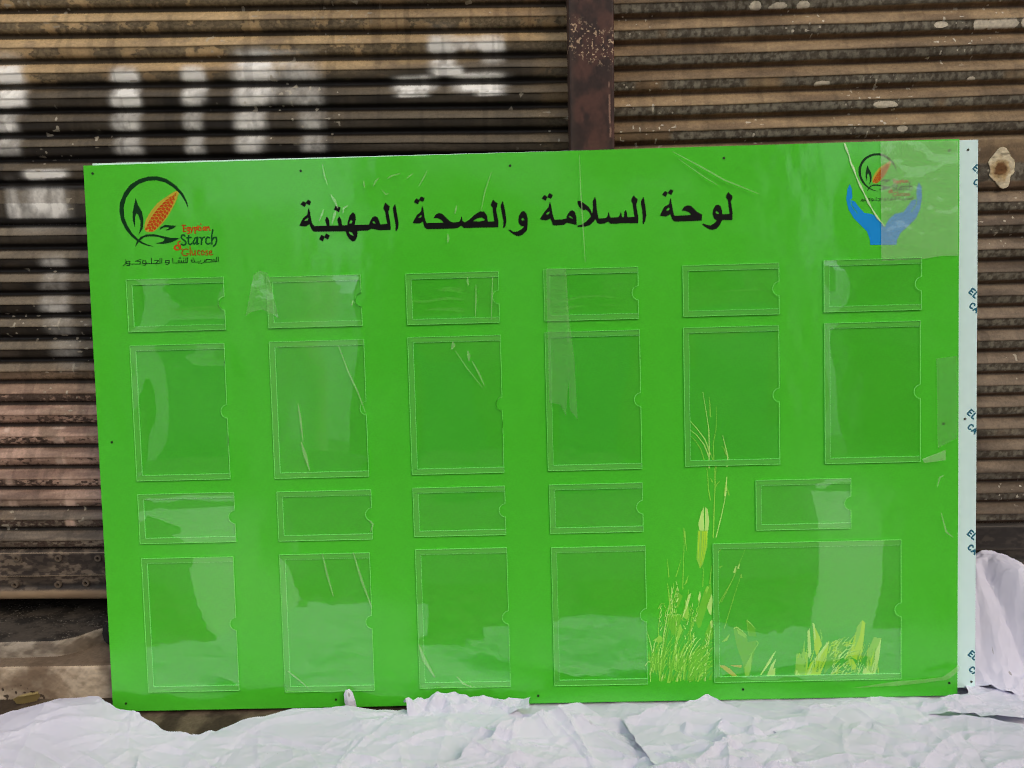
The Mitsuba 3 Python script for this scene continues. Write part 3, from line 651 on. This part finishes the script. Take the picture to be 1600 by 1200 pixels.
for c, l, w in [('pale', [(640,1200),(680,1040),(705,920),(710,800)], 1.3), ('light', [(620,1200),(628,1000),(632,850),(630,700)], 1.6), ('light', [(600,930),(585,850),(580,740),(570,680)], 1.4), ('light', [(622,1100),(630,900),(640,700),(650,640)], 1.4),
                ('pale', [(590,700),(592,560),(588,420),(575,330),(545,150)], 1.8), ('light', [(625,660),(620,520),(640,420),(645,250)], 1.4), ('light', [(600,330),(596,240),(590,190)], 2.0), ('pale', [(720,690),(725,620),(712,560),(688,460)], 2.6),
                ('light', [(712,600),(700,560),(680,540)], 1.6), ('pale', [(600,600),(560,490),(500,410),(445,350)], 2.0), ('pale', [(590,620),(555,530),(500,460),(445,415)], 1.8), ('light', [(555,640),(530,560),(490,500),(445,455)], 1.6),
                ('light', [(640,700),(600,590),(560,500)], 1.4), ('pale', [(705,900),(715,830),(718,760)], 3.0), ('light', [(735,895),(722,850),(715,820)], 1.6), ('light', [(700,880),(706,840),(712,800)], 1.6),
                ('light', [(640,830),(650,810),(668,792)], 1.4), ('light', [(615,800),(605,780),(600,770)], 1.6), ('light', [(418,1200),(410,1160),(408,1130)], 2.6)]:
    ink_line(c, l, GZ1, w)
for c, l, w in [('light', [(415,0),(420,80),(432,150)], 1.8), ('light', [(400,420),(405,250),(410,100),(408,0)], 1.2), ('light', [(300,330),(295,260),(288,200)], 1.4), ('light', [(350,330),(370,270),(390,200)], 1.2),
                ('pale', [(328,600),(322,500),(318,400)], 1.8), ('light', [(310,560),(300,450),(290,375)], 2.2), ('pale', [(185,890),(165,800),(145,725)], 1.2), ('light', [(225,560),(240,525),(270,518)], 1.4),
                ('pale', [(285,600),(330,605),(395,598)], 1.2), ('light', [(380,600),(395,640),(440,645)], 1.0), ('pale', [(130,970),(150,940),(250,950),(265,1000)], 1.4), ('light', [(150,920),(190,900),(230,940)], 1.2),
                ('light', [(595,380),(605,280),(612,240)], 1.4), ('light', [(545,400),(548,300),(546,250)], 1.0), ('light', [(660,520),(760,350),(850,130)], 1.0), ('light', [(680,510),(745,380),(800,250)], 1.0),
                ('light', [(700,700),(770,470),(815,330)], 1.1), ('light', [(620,270),(628,230),(632,220)], 3.2), ('pale', [(772,300),(778,275),(785,250)], 4.0), ('pale', [(798,270),(803,250),(810,235)], 3.6), ('light', [(822,335),(822,320),(822,308)], 3.4),
                ('light', [(650,160),(690,110)], 1.4), ('light', [(665,262),(685,250)], 2.4), ('light', [(460,790),(455,720),(462,680)], 1.8), ('pale', [(480,760),(478,745),(475,735)], 2.4)]:
    ink_line(c, l, GZ2, w)
for i in range(230):                                            # fine blades of the tuft
    x0 = rng.uniform(430, 640) if i % 3 else rng.uniform(160, 420)
    y0 = rng.uniform(900, 1088); L = rng.uniform(40, 230) * (1.0 if x0 > 430 else 0.8); a = rng.normal(0.42 if x0 > 430 else 0.0, 0.22)
    q = [(x0 + L * t * math.sin(a + 0.3 * t), y0 - L * t * math.cos(a + 0.3 * t)) for t in (0, .35, .7, 1)]
    if max(p_[0] for p_ in q) < 634:
        ink_line(rng.choice(['mid', 'mid', 'light', 'light', 'pale']), q, GZ2, rng.uniform(1.0, 2.6))
ink_poly('mid', [(765,700),(800,690),(860,745),(868,800),(935,785),(900,960),(880,1050),(850,1050),(830,940),(790,830)], GZ2); ink_poly('mid', [(862,640),(922,700),(930,760),(875,755)], GZ2)
ink_poly('light', [(790,700),(850,745),(856,770),(800,740)], GZ2); ink_poly('light', [(845,980),(900,880),(890,1000),(872,1048),(852,1048)], GZ2)
ink_line('pale', [(768,700),(790,690),(830,720),(860,750)], GZ2, 1.4); ink_line('light', [(935,790),(945,810),(900,880),(880,890)], GZ2, 1.4); ink_line('pale', [(862,640),(895,670),(922,700)], GZ2, 1.2); ink_line('light', [(862,640),(868,700),(875,750)], GZ2, 1.0)
ink_poly('orange', [(655,965),(700,968),(740,990),(800,1050),(770,1055),(700,1000)], GZ2); ink_poly('orange', [(740,965),(830,965),(820,985),(770,975)], GZ2); ink_poly('light', [(680,800),(740,740),(720,790)], GZ2)
ink_poly('pale', [(958,1035),(1040,900),(1076,858),(1030,950),(968,1037)], GZ2); ink_poly('pale', [(1003,1050),(1040,960),(1076,915),(1052,990),(1068,985),(1066,1052)], GZ2)
ink_poly('light', [(192,1055),(205,880),(245,885),(262,785),(266,870),(290,880),(285,1040)], GZ3); ink_poly('pale', [(288,900),(284,720),(300,700),(312,880),(300,920)], GZ3)
ink_poly('yellow', [(335,850),(322,660),(350,715),(372,760),(390,820),(350,900)], GZ3); ink_poly('pale', [(320,660),(333,665),(345,760),(336,790)], GZ3); ink_poly('light', [(378,740),(374,695),(392,770),(388,800)], GZ3)
ink_poly('yellow', [(270,1050),(300,960),(420,820),(440,790),(450,830),(420,930),(390,1000),(372,1050)], GZ3); ink_poly('pale', [(272,1048),(330,930),(425,800),(440,805),(340,960),(300,1048)], GZ3)
ink_poly('light', [(192,1000),(225,1000),(255,1050),(192,1055)], GZ3); ink_poly('pale', [(195,1050),(200,1000),(215,1005),(235,1050)], GZ3)
ink_poly('mid', [(440,800),(520,790),(560,830),(500,920),(430,1000),(400,1040)], GZ3)
ink_poly('yellow', [(590,900),(605,820),(645,690),(680,640),(702,660),(690,780),(672,900),(640,930)], GZ3); ink_poly('light', [(640,690),(680,640),(660,760),(620,860)], GZ3)
ink_poly('yellow', [(575,925),(610,920),(650,990),(610,1000)], GZ3)
ink_poly('light', [(700,1040),(720,860),(765,760),(790,770),(818,770),(800,920),(770,1045)], GZ3); ink_poly('pale', [(740,1040),(770,880),(815,775),(800,920),(768,1045)], GZ3)
ink_poly('pale', [(680,1030),(690,975),(730,1005),(760,1045)], GZ3)
for i in range(26):                                            # tall stems with thin heads
    x0 = rng.uniform(200, 600); L = rng.uniform(300, 780); a = rng.normal(0.10, 0.12)
    q = [(x0 + L * t * math.sin(a + 0.12 * t), 1080 - L * t * math.cos(a)) for t in (0, .25, .5, .75, 1)]
    if max(p_[0] for p_ in q) < 628:
        ink_line(rng.choice(['light', 'pale', 'mid']), q, GZ2, rng.uniform(1.0, 2.0))
        for u in np.linspace(0.7, 1.0, 6):
            bx, by = q[0][0] + (q[-1][0] - q[0][0]) * u, q[0][1] + (q[-1][1] - q[0][1]) * u
            dx = rng.uniform(-16, 16)
            ink_line(rng.choice(['light', 'pale']), [(bx, by), (bx + dx * .6, by - 14), (bx + dx, by - 30)], GZ2, 1.4)
for i in range(80):
    x0, y0 = rng.uniform(430, 590), rng.uniform(800, 1040); a = rng.normal(-0.7, 0.35); L = rng.uniform(30, 90)
    ink_line(rng.choice(['pale', 'light', 'yellow']), [(x0, y0), (x0 + L * .5 * math.cos(a), y0 + L * .5 * math.sin(a) - 5), (x0 + L * math.cos(a), y0 + L * math.sin(a))], GZ3, rng.uniform(0.9, 1.8))
for i in range(90):
    x0 = rng.uniform(200, 800); y0 = rng.uniform(900, 1050); L = rng.uniform(30, 110); a = rng.normal(0.25, 0.15)
    if 380 < x0 < 600: continue
    ink_line(rng.choice(['pale', 'light', 'yellow', 'mid']), [(x0, y0), (x0 + L * .5 * math.sin(a), y0 - L * .5), (x0 + L * math.sin(a), y0 - L)], GZ3, rng.uniform(0.8, 1.8))
ink_line('pale', [(510,900),(560,855),(585,850),(620,890)], GZ3, 1.6); ink_line('pale', [(460,1030),(520,980),(585,925)], GZ3, 2.4)
for i, (c, ps) in enumerate(INK.items()):
    if ps:
        key = add(board + '__printed_grass', flat(unary_union(ps), 0.0004 + 0.00006 * i, 0.00006), 'mat_ink_' + c)
        labels[key] = {'kind': 'stuff'}
for i, (c, g) in enumerate(LEAVES_PRINTED):
    for q in geoms(g):
        add(board + '__printed_leaf', flat(q, 0.00005 + 0.000005 * i, 0.00005), 'mat_ink_' + c)

# clear pockets: a bowed face sheet on a top, a bottom and a side strip, open on the right with a thumb notch
POCKETS = [(198,437,354,515),(417,433,567,509),(634,428,781,504),(849,421,998,498),(1066,415,1217,491),(1286,407,1439,484),
           (204,540,361,748),(421,534,577,744),(637,527,788,738),(851,519,1003,732),(1067,512,1218,725),(1287,505,1437,721),
           (216,772,370,846),(433,768,583,842),(645,762,791,835),(858,757,1005,830),(1180,750,1329,825),
           (222,872,375,1078),(437,866,586,1078),(649,858,798,1072),(861,855,1012,1068),(1113,849,1407,1060)]
def pocket(i, q):
    k = board + '__pocket' + (f'_{i:03d}' if i else '')
    x0, y0 = bp(q[0], q[1]); x1, y1 = bp(q[2], q[3])
    r_ = np.random.default_rng(100 + i)
    s = 0.0125
    G = 0.0030                                                   # face above panel
    add(k + '__top_strip', flat(box(x0, y0, x1, y0 + s), 0.0003, G - 0.0006), 'mat_strip')
    add(k + '__bottom_strip', flat(box(x0, y1 - s, x1, y1), 0.0003, G - 0.0006), 'mat_strip')
    add(k + '__side_strip', flat(box(x0, y0 + s + 0.0004, x0 + s, y1 - s - 0.0004), 0.0003, G - 0.0006), 'mat_strip')
    e = 0.0006
    inner = unary_union([box(x0 + s, y0 + s, x1, y0 + s + e), box(x0 + s, y1 - s - e, x1, y1 - s), box(x0 + s, y0 + s, x0 + s + e, y1 - s)])
    add(k + '__strip_edge', flat(inner, 0.0003, G - 0.0006), 'mat_strip_edge')
    # the face, triangulated finely inside its notched outline, bowed a little so that reflections bend
    R, cy = 0.0155, (y0 + y1) / 2
    out = box(x0, y0, x1, y1).difference(Point(x1 + 0.001, cy).buffer(R, quad_segs=8))
    nx, ny = max(12, int((x1 - x0) / 0.0065)), max(8, int((y1 - y0) / 0.0065))
    gx, gy = np.linspace(x0, x1, nx + 1), np.linspace(y0, y1, ny + 1)
    X, Y = np.meshgrid(gx, gy, indexing='ij')
    edge = np.array(out.segmentize(0.006).exterior.coords)[:-1]
    core = out.buffer(-0.0035)
    pts = np.c_[X.ravel(), Y.ravel()]
    pts = pts[shapely.contains_xy(core, pts[:, 0], pts[:, 1])]
    allp = np.vstack([edge, pts])
    from scipy.spatial import Delaunay
    tri = Delaunay(allp).simplices
    cen = allp[tri].mean(1)
    tri = tri[shapely.contains_xy(out, cen[:, 0], cen[:, 1])]
    u, v = (allp[:, 0] - x0) / (x1 - x0), (allp[:, 1] - y0) / (y1 - y0)
    w = np.clip(np.minimum(v, 1 - v) * 6, 0, 1) * np.clip(u * 8, 0, 1)
    bow = r_.uniform(-0.0006, 0.0014) * np.sin(np.pi * v) * np.sin(np.pi * np.clip(u, 0, 1) * 0.8)
    wav = (meshkit.fbm(np.c_[allp * [7, 4] + i * 3.3, allp[:, 0] * 0], 2, i) - 0.5) * 0.0024
    ripple = 0.00003 * np.sin(2 * np.pi * (allp[:, 1] / 0.028 + 2.0 * meshkit.fbm(np.c_[allp * 6 + i, allp[:, 0] * 0], 2, i + 50)))
    z = G + np.maximum(0.0002, 0.0004 + w * (bow + wav + ripple))
    fv = b2w(np.c_[allp, z])
    n = np.cross(fv[tri[:, 1]] - fv[tri[:, 0]], fv[tri[:, 2]] - fv[tri[:, 0]]) @ BN
    tri = np.where((n < 0)[:, None], tri[:, ::-1], tri)
    add(k + '__face', (fv, tri), 'mat_clear', True)
    # polished cut edge of the face
    ringp = out.difference(out.buffer(-0.0009))
    add(k + '__edge', flat(ringp, G + 0.0001, 0.0014), 'mat_acrylic_edge')
for i, q in enumerate(POCKETS):
    pocket(i, q)

# loose protective film on the board
def film(name, pts, off, mat, amp=0.0, seed=1, res=0.012, label=None):
    poly = Polygon(bpts(pts)).buffer(0)
    edge = np.array(poly.segmentize(res).exterior.coords)[:-1]
    x0, y0, x1, y1 = poly.bounds
    X, Y = np.meshgrid(np.arange(x0, x1, res), np.arange(y0, y1, res))
    core = poly.buffer(-res * 0.4)
    pts_ = np.array([(a, b) for a, b in zip(X.ravel(), Y.ravel()) if core.contains(Point(a, b))]).reshape(-1, 2)
    P = np.vstack([edge, pts_])
    from scipy.spatial import Delaunay
    tri = Delaunay(P).simplices
    tri = tri[[poly.contains(Point(*c)) for c in P[tri].mean(1)]]
    h = off + amp * meshkit.fbm(np.c_[P * [22, 34], P[:, 0] * 0], 4, seed)
    v = b2w(np.c_[P, h])
    n = np.cross(v[tri[:, 1]] - v[tri[:, 0]], v[tri[:, 2]] - v[tri[:, 0]]) @ BN
    tri = np.where((n < 0)[:, None], tri[:, ::-1], tri)
    k_ = add(board + '__' + name, (v, tri), mat, True)
    if label: labels[k_] = {'label': label}
film('protective_film', [(1375, 222), (1496, 220), (1496, 400), (1470, 400), (1440, 405), (1376, 408)], 0.0016, 'mat_film_corner', 0.003, 5, 0.004, 'clear film with fine wrinkles over the upper right corner')
film('film_fold', [(1462, 560), (1495, 556), (1495, 684), (1464, 700)], 0.0016, 'mat_film_soft', 0.003, 15, 0.006)
film('film_flap', [(1437, 716), (1474, 702), (1474, 718), (1440, 722)], 0.006, 'mat_film_corner', 0.01, 7, 0.006)
film('film_flap', [(386, 494), (398, 430), (408, 423), (420, 427), (424, 440), (438, 498), (430, 492), (412, 484), (394, 488)], 0.006, 'mat_film_soft', 0.008, 9, 0.006)
film('film_fold', [(853, 420), (884, 420), (888, 500), (890, 560), (884, 650), (876, 632), (858, 628)], 0.0085, 'mat_film_soft', 0.004, 10, 0.006)
film('film_fold', [(884, 420), (889, 500), (897, 560), (902, 655), (890, 640), (886, 560)], 0.0085, 'mat_film_soft', 0.004, 12, 0.006)
film('film_crease_and_glint', [(1330, 1074), (1400, 1063), (1470, 1057), (1486, 1046), (1496, 1038), (1497, 1046), (1480, 1061), (1400, 1070)], 0.002, 'mat_film', 0.006, 13, 0.006)
GLINTS = [([(505, 258), (508, 274), (513, 290)], 2.0), ([(518, 305), (524, 314), (529, 326)], 4.0), ([(520, 350), (524, 336), (526, 330)], 4.0), ([(500, 346), (505, 334), (507, 328)], 2.5), ([(537, 334), (538, 326), (545, 322)], 3.0),
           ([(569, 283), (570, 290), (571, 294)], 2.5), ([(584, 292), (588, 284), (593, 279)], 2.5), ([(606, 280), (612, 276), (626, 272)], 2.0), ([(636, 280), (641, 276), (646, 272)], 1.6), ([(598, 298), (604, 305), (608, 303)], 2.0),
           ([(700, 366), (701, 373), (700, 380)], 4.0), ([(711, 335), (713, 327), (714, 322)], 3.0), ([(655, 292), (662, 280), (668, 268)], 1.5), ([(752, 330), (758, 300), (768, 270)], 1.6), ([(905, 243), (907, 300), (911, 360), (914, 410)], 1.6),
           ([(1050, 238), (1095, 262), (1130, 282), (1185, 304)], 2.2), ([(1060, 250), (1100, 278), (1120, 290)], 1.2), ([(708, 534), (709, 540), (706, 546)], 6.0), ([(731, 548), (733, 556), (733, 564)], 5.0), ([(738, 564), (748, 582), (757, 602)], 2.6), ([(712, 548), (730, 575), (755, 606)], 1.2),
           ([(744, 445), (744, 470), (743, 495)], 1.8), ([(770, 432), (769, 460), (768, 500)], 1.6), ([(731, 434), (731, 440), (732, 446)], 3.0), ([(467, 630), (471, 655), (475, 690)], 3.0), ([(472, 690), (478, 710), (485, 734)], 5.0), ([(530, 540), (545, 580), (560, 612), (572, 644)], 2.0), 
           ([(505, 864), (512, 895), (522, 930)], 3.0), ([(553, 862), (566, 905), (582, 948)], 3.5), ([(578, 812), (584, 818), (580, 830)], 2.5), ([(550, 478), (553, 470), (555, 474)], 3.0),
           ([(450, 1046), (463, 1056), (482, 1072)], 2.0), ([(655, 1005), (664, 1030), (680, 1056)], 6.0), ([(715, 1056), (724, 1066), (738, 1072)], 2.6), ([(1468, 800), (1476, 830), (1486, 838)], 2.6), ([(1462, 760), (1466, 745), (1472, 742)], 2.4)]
for pts, wd in GLINTS:  # pale slivers for glints on the film, highlights put into the colour
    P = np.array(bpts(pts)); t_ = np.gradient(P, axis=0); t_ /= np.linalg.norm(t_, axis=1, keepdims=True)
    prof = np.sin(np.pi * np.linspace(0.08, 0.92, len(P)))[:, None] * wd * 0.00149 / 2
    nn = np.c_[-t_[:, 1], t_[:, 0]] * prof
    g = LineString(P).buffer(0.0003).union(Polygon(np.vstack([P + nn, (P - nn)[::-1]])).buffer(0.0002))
    add(board + '__film_crease_and_glint', flat(g, 0.0062, 0.0012), 'mat_film_glint')
tear = [(1319, 224), (1322, 233), (1326, 243), (1329, 255), (1333, 263), (1337, 275), (1341, 284), (1345, 293), (1349, 301), (1353, 309), (1357, 318), (1361, 325), (1366, 333), (1371, 341), (1376, 347), (1382, 354)]
P = np.array(bpts(tear)); wv = 0.0014 * (1 + 0.7 * np.sin(np.arange(len(P)) * 2.1))
add(board + '__film_tear', flat(Polygon(np.vstack([P + np.c_[wv, wv * 0], (P - np.c_[wv, wv * 0])[::-1]])).buffer(0.0003), 0.0008, 0.0014), 'mat_film_bright')

# ------------------------------------------------------------------ white wrapping paper on the ground
def facets(pts, cell, amp, seed, stretch=(1, 1), ang=0.0):
    """piecewise flat relief with sharp creases: random heights joined by flat triangles"""
    r_ = np.random.default_rng(seed)
    c, s = math.cos(ang), math.sin(ang)
    q = np.c_[pts[:, 0] * c + pts[:, 1] * s, -pts[:, 0] * s + pts[:, 1] * c] / np.array(stretch) / cell
    lo, hi = np.floor(q.min(0)) - 2, np.ceil(q.max(0)) + 2
    gx, gy = np.meshgrid(np.arange(lo[0], hi[0] + 1), np.arange(lo[1], hi[1] + 1))
    P = np.c_[gx.ravel(), gy.ravel()] + r_.uniform(-0.48, 0.48, (gx.size, 2))
    return LinearNDInterpolator(P, r_.uniform(-1, 1, len(P)) * amp)(q)
def creases(P, n, seed, amp):
    """n straight fold lines of finite length with sharp crests"""
    r_ = np.random.default_rng(seed)
    lo, hi = P.min(0), P.max(0)
    z = np.zeros(len(P))
    for _ in range(n):
        c = r_.uniform(lo, hi); a = r_.normal(0.15, 0.75); d = np.array([math.cos(a), math.sin(a)])
        L = r_.uniform(0.04, 0.20); w = r_.uniform(0.004, 0.018); A = amp * r_.choice([-1, 1, 1]) * r_.uniform(0.3, 1.0) * w / 0.02
        q = P - c; u = q @ d; v = q @ np.array([-d[1], d[0]]) + 0.15 * u * u / L
        k = np.clip(1 - np.abs(v) / w, 0, 1) * np.clip(1.2 - np.abs(u) / L, 0, 1)
        z += A * k
        z += np.where(v > 0, 0.35 * A, 0) * np.exp(-np.clip(v, 0, None) / (3 * w)) * np.clip(1.2 - np.abs(u) / L, 0, 1)
    return z
def paper(label, outline, base, seed, amp=1.0, res=0.0038, lift=0.0, group='sheets of white wrapping paper', name='wrapping_paper'):
    k_ = thing(name, label, 'paper', group)
    r_ = np.random.default_rng(seed)
    poly = Polygon(outline)
    ex = np.array(poly.segmentize(0.012).exterior.coords)[:-1]
    jag = (meshkit.fbm(np.c_[ex * 30, ex[:, 0] * 0 + seed], 4, seed) - 0.5) * 0.022
    cx = ex.mean(0); dirs = ex - cx; dirs /= np.linalg.norm(dirs, axis=1, keepdims=True)
    poly = Polygon(ex + dirs * jag[:, None]).buffer(0)
    poly = max(geoms(poly), key=lambda g_: g_.area)
    edge = np.array(poly.segmentize(res).exterior.coords)[:-1]
    x0, y0, x1, y1 = poly.bounds
    X, Y = np.meshgrid(np.arange(x0, x1, res), np.arange(y0, y1, res))
    P = np.c_[X.ravel(), Y.ravel()] + r_.uniform(-0.3, 0.3, (X.size, 2)) * res
    import shapely
    core = poly.buffer(-res * 0.5)
    P = P[shapely.contains_xy(core, P[:, 0], P[:, 1])]
    P = np.vstack([edge, P])
    from scipy.spatial import Delaunay
    tri = Delaunay(P).simplices
    cen = P[tri].mean(1)
    tri = tri[shapely.contains_xy(poly, cen[:, 0], cen[:, 1])]
    wq = P + 0.02 * np.c_[meshkit.fbm(np.c_[P * 9, P[:, 0] * 0], 2, seed) - 0.5, meshkit.fbm(np.c_[P * 9, P[:, 0] * 0 + 5], 2, seed) - 0.5]
    area = poly.area
    h = facets(wq, 0.19, 0.022, seed, (1.6, 0.8), 0.5) + facets(wq, 0.10, 0.010, seed + 1, (1.7, 0.7), -0.4) + facets(wq, 0.035, 0.0035, seed + 2, (2.0, 0.8), 0.2) * facets(wq, 0.12, 1.0, seed + 7) ** 2 * 2
    h = h + creases(wq, int(80 + 330 * area), seed + 11, 0.0125)
    near = np.array([poly.exterior.distance(Point(*q)) for q in P])
    curl = np.clip((meshkit.fbm(np.c_[P * 11, P[:, 0] * 0 + 3], 2, seed + 5) - 0.42) * 4, 0, 1)
    z = base(P[:, 0], P[:, 1]) + amp * h + lift + 0.009 * curl * np.exp(-near / 0.018)
    z = np.maximum(z, 0.003 + 0.2 * lift)
    v = np.c_[P, z]
    n = np.cross(v[tri[:, 1]] - v[tri[:, 0]], v[tri[:, 2]] - v[tri[:, 0]])[:, 2]
    tri = np.where((n < 0)[:, None], tri[:, ::-1], tri)
    scene[k_] = mikit.ply((v, tri), 'mat_paper', smooth=False)
    return k_
bump = lambda x, y, cx, cy, rx, ry, a: a * np.exp(-((x - cx) / rx) ** 2 - ((y - cy) / ry) ** 2)
paper('smooth white paper sheet bulging up beside the lower left corner of the board', [(-1.45, -0.30), (-1.24, -0.06), (-1.19, -0.01), (-1.14, 0.02), (-1.08, 0.012), (-0.99, -0.022), (-0.85, -0.075), (-0.73, -0.105), (-0.72, -0.16), (-0.80, -0.36), (-1.0, -0.55), (-1.5, -0.5)],
      lambda x, y: 0.014 + bump(x, y, -1.08, -0.05, 0.16, 0.09, 0.034), 31, 0.5)
paper('long white paper sheet lying in front of the board left of its middle', [(-0.84, -0.19), (-0.72, -0.105), (-0.64, -0.075), (-0.55, -0.045), (-0.42, -0.035), (-0.20, -0.03), (0.03, -0.06), (0.05, -0.14), (-0.05, -0.40), (-0.5, -0.5), (-0.80, -0.40)],
      lambda x, y: 0.024 + bump(x, y, -0.3, -0.1, 0.3, 0.08, 0.010), 32, 0.7, lift=0.004)
paper('bunched white paper pushed against the board below the third column of pockets', [(-0.30, -0.03), (-0.24, -0.012), (-0.14, -0.010), (0.0, -0.02), (-0.01, -0.06), (-0.12, -0.10), (-0.28, -0.075)],
      lambda x, y: 0.030 + bump(x, y, -0.18, -0.02, 0.08, 0.04, 0.018), 33, 0.7, lift=0.004)
paper('greyish white paper sheet tucked under the bottom edge of the board at its middle', [(-0.10, 0.05), (0.15, 0.06), (0.50, 0.06), (1.0, 0.05), (1.4, 0.04), (1.4, -0.30), (0.3, -0.34), (-0.08, -0.22)],
      lambda x, y: 0.004 + 0 * x, 34, 0.35)
paper('crumpled white paper sheet with many sharp folds below the fourth column of pockets', [(-0.10, -0.20), (-0.04, -0.15), (0.04, -0.10), (0.11, -0.065), (0.16, -0.11), (0.24, -0.11), (0.40, -0.16), (0.52, -0.22), (0.50, -0.38), (0.30, -0.50), (-0.1, -0.5), (-0.2, -0.3)],
      lambda x, y: 0.030 + 0 * x, 35, 1.25, lift=0.012)
paper('broad white paper sheet with a pointed top below the wide landscape pocket', [(0.20, -0.13), (0.30, -0.085), (0.41, -0.04), (0.50, -0.11), (0.56, -0.13), (0.70, -0.15), (0.9, -0.19), (0.9, -0.4), (0.6, -0.55), (0.3, -0.45)],
      lambda x, y: 0.030 + 0 * x, 36, 0.6, lift=0.010)
paper('white paper sheet with torn upper edge under the lower right corner of the board', [(0.50, -0.13), (0.55, -0.10), (0.62, -0.082), (0.68, -0.06), (0.74, -0.045), (0.85, -0.07), (1.05, -0.15), (1.4, -0.2), (1.4, -0.5), (0.8, -0.55), (0.6, -0.3)],
      lambda x, y: 0.020 + 0 * x, 37, 0.6, lift=0.006)
paper('folded white paper layers lying at the lower right corner of the board', [(0.76, -0.065), (0.84, -0.055), (0.93, -0.050), (1.0, -0.040), (1.04, 0.03), (1.12, 0.05), (1.5, 0.05), (1.5, -0.16), (1.15, -0.13), (0.98, -0.11), (0.80, -0.09)],
      lambda x, y: 0.008 + 0.016 * np.clip((x - 0.95) / 0.25, 0, 1), 38, 0.55, lift=0.004)
def heap(x, y):
    q = np.c_[x, y]
    fold = 0.030 * np.abs(np.sin(x * 21 + 1.5 * np.sin(y * 9))) - 0.015 + facets(q, 0.07, 0.020, 91, (0.8, 2.0), 0.15) + facets(q, 0.03, 0.006, 92, (0.8, 2.0), -0.2)
    up = np.clip((y + 0.02 + fold) / 0.17, 0, 1)
    return 0.02 + 0.245 * (up * up * (3 - 2 * up)) * (0.90 + 0.12 * np.cos((x - 1.17) * 16)) - 0.05 * np.clip((x - 1.20) / 0.2, 0, 1)
paper('tall heap of draped white paper behind the mint strip under the right shutter', [(0.94, 0.05), (1.03, 0.012), (1.10, -0.03), (1.2, -0.04), (1.6, -0.03), (1.65, 0.22), (1.3, 0.22), (0.90, 0.22), (0.90, 0.10)], heap, 39, 0.8, res=0.006, lift=0.004)
# paper goes on towards the camera, below the frame
paper('round white paper sheet on the ground towards the street', [(-1.0, -0.42), (-0.5, -0.40), (-0.36, -0.6), (-0.42, -1.0), (-0.55, -1.18), (-0.72, -1.22), (-0.88, -1.1), (-1.0, -0.8)], lambda x, y: 0.012 + 0 * x, 40, 0.4, res=0.012)
paper('crumpled white paper sheet on the ground in the middle towards the street', [(-0.1, -0.40), (0.5, -0.40), (0.62, -0.62), (0.2, -0.80), (-0.15, -0.7)], lambda x, y: 0.016 + 0 * x, 42, 0.8, res=0.012)
# small things on the ground and on the step
def strip(name, label, cat, pts, w, mat, thick=0.002):
    """a small bent scrap swept along points in space"""
    P = np.array(pts, float); n = len(P)
    side = np.array([1.0, 0.25, 0.0]); side /= np.linalg.norm(side)
    W = np.array(w)[:, None] * side
    k_ = thing(name, label, cat)
    F_ = np.stack([P - W, P - W * 0.3 + [0, -thick * 2, 0], P + W * 0.4 + [0, -thick, 0], P + W], 1)
    B_ = F_ + np.array([0, thick, 0])
    v1, f1 = grid_mesh(F_); v2, f2 = grid_mesh(B_[:, ::-1])
    scene[k_] = mikit.ply(join([(v1, f1), (v2, f2)]), mat, smooth=40)
scene_paper = 'mat_paper'
strip('paper_scrap', 'small white paper scrap standing upright against the board under the second column', 'paper scrap', [(-0.425, -0.015, 0.018), (-0.427, -0.017, 0.035), (-0.431, -0.012, 0.052), (-0.433, -0.008, 0.060)], [0.012, 0.012, 0.010, 0.004], 'mat_paper')
strip('dry_leaf', 'crumpled dry brown leaf lying at the far left beside the paper', 'leaf', [(-1.245, 0.055, 0.004), (-1.24, 0.05, 0.02), (-1.232, 0.045, 0.03), (-1.22, 0.05, 0.034)], [0.022, 0.03, 0.022, 0.008], 'mat_leaf')
r_ = trimesh.creation.icosphere(3, 1.0)
v = np.array(r_.vertices)
v = v * (1 + 0.35 * (meshkit.fbm(v * 2.2 + 4, 3, 8)[:, None] - 0.5)) * [0.05, 0.035, 0.045] + [-1.055, 0.175, 0.125]
k = thing('rag', 'black cloth rag on the step half hidden behind the board', 'rag')
scene[k] = mikit.ply((v, r_.faces), 'mat_dark_cloth', smooth=60)
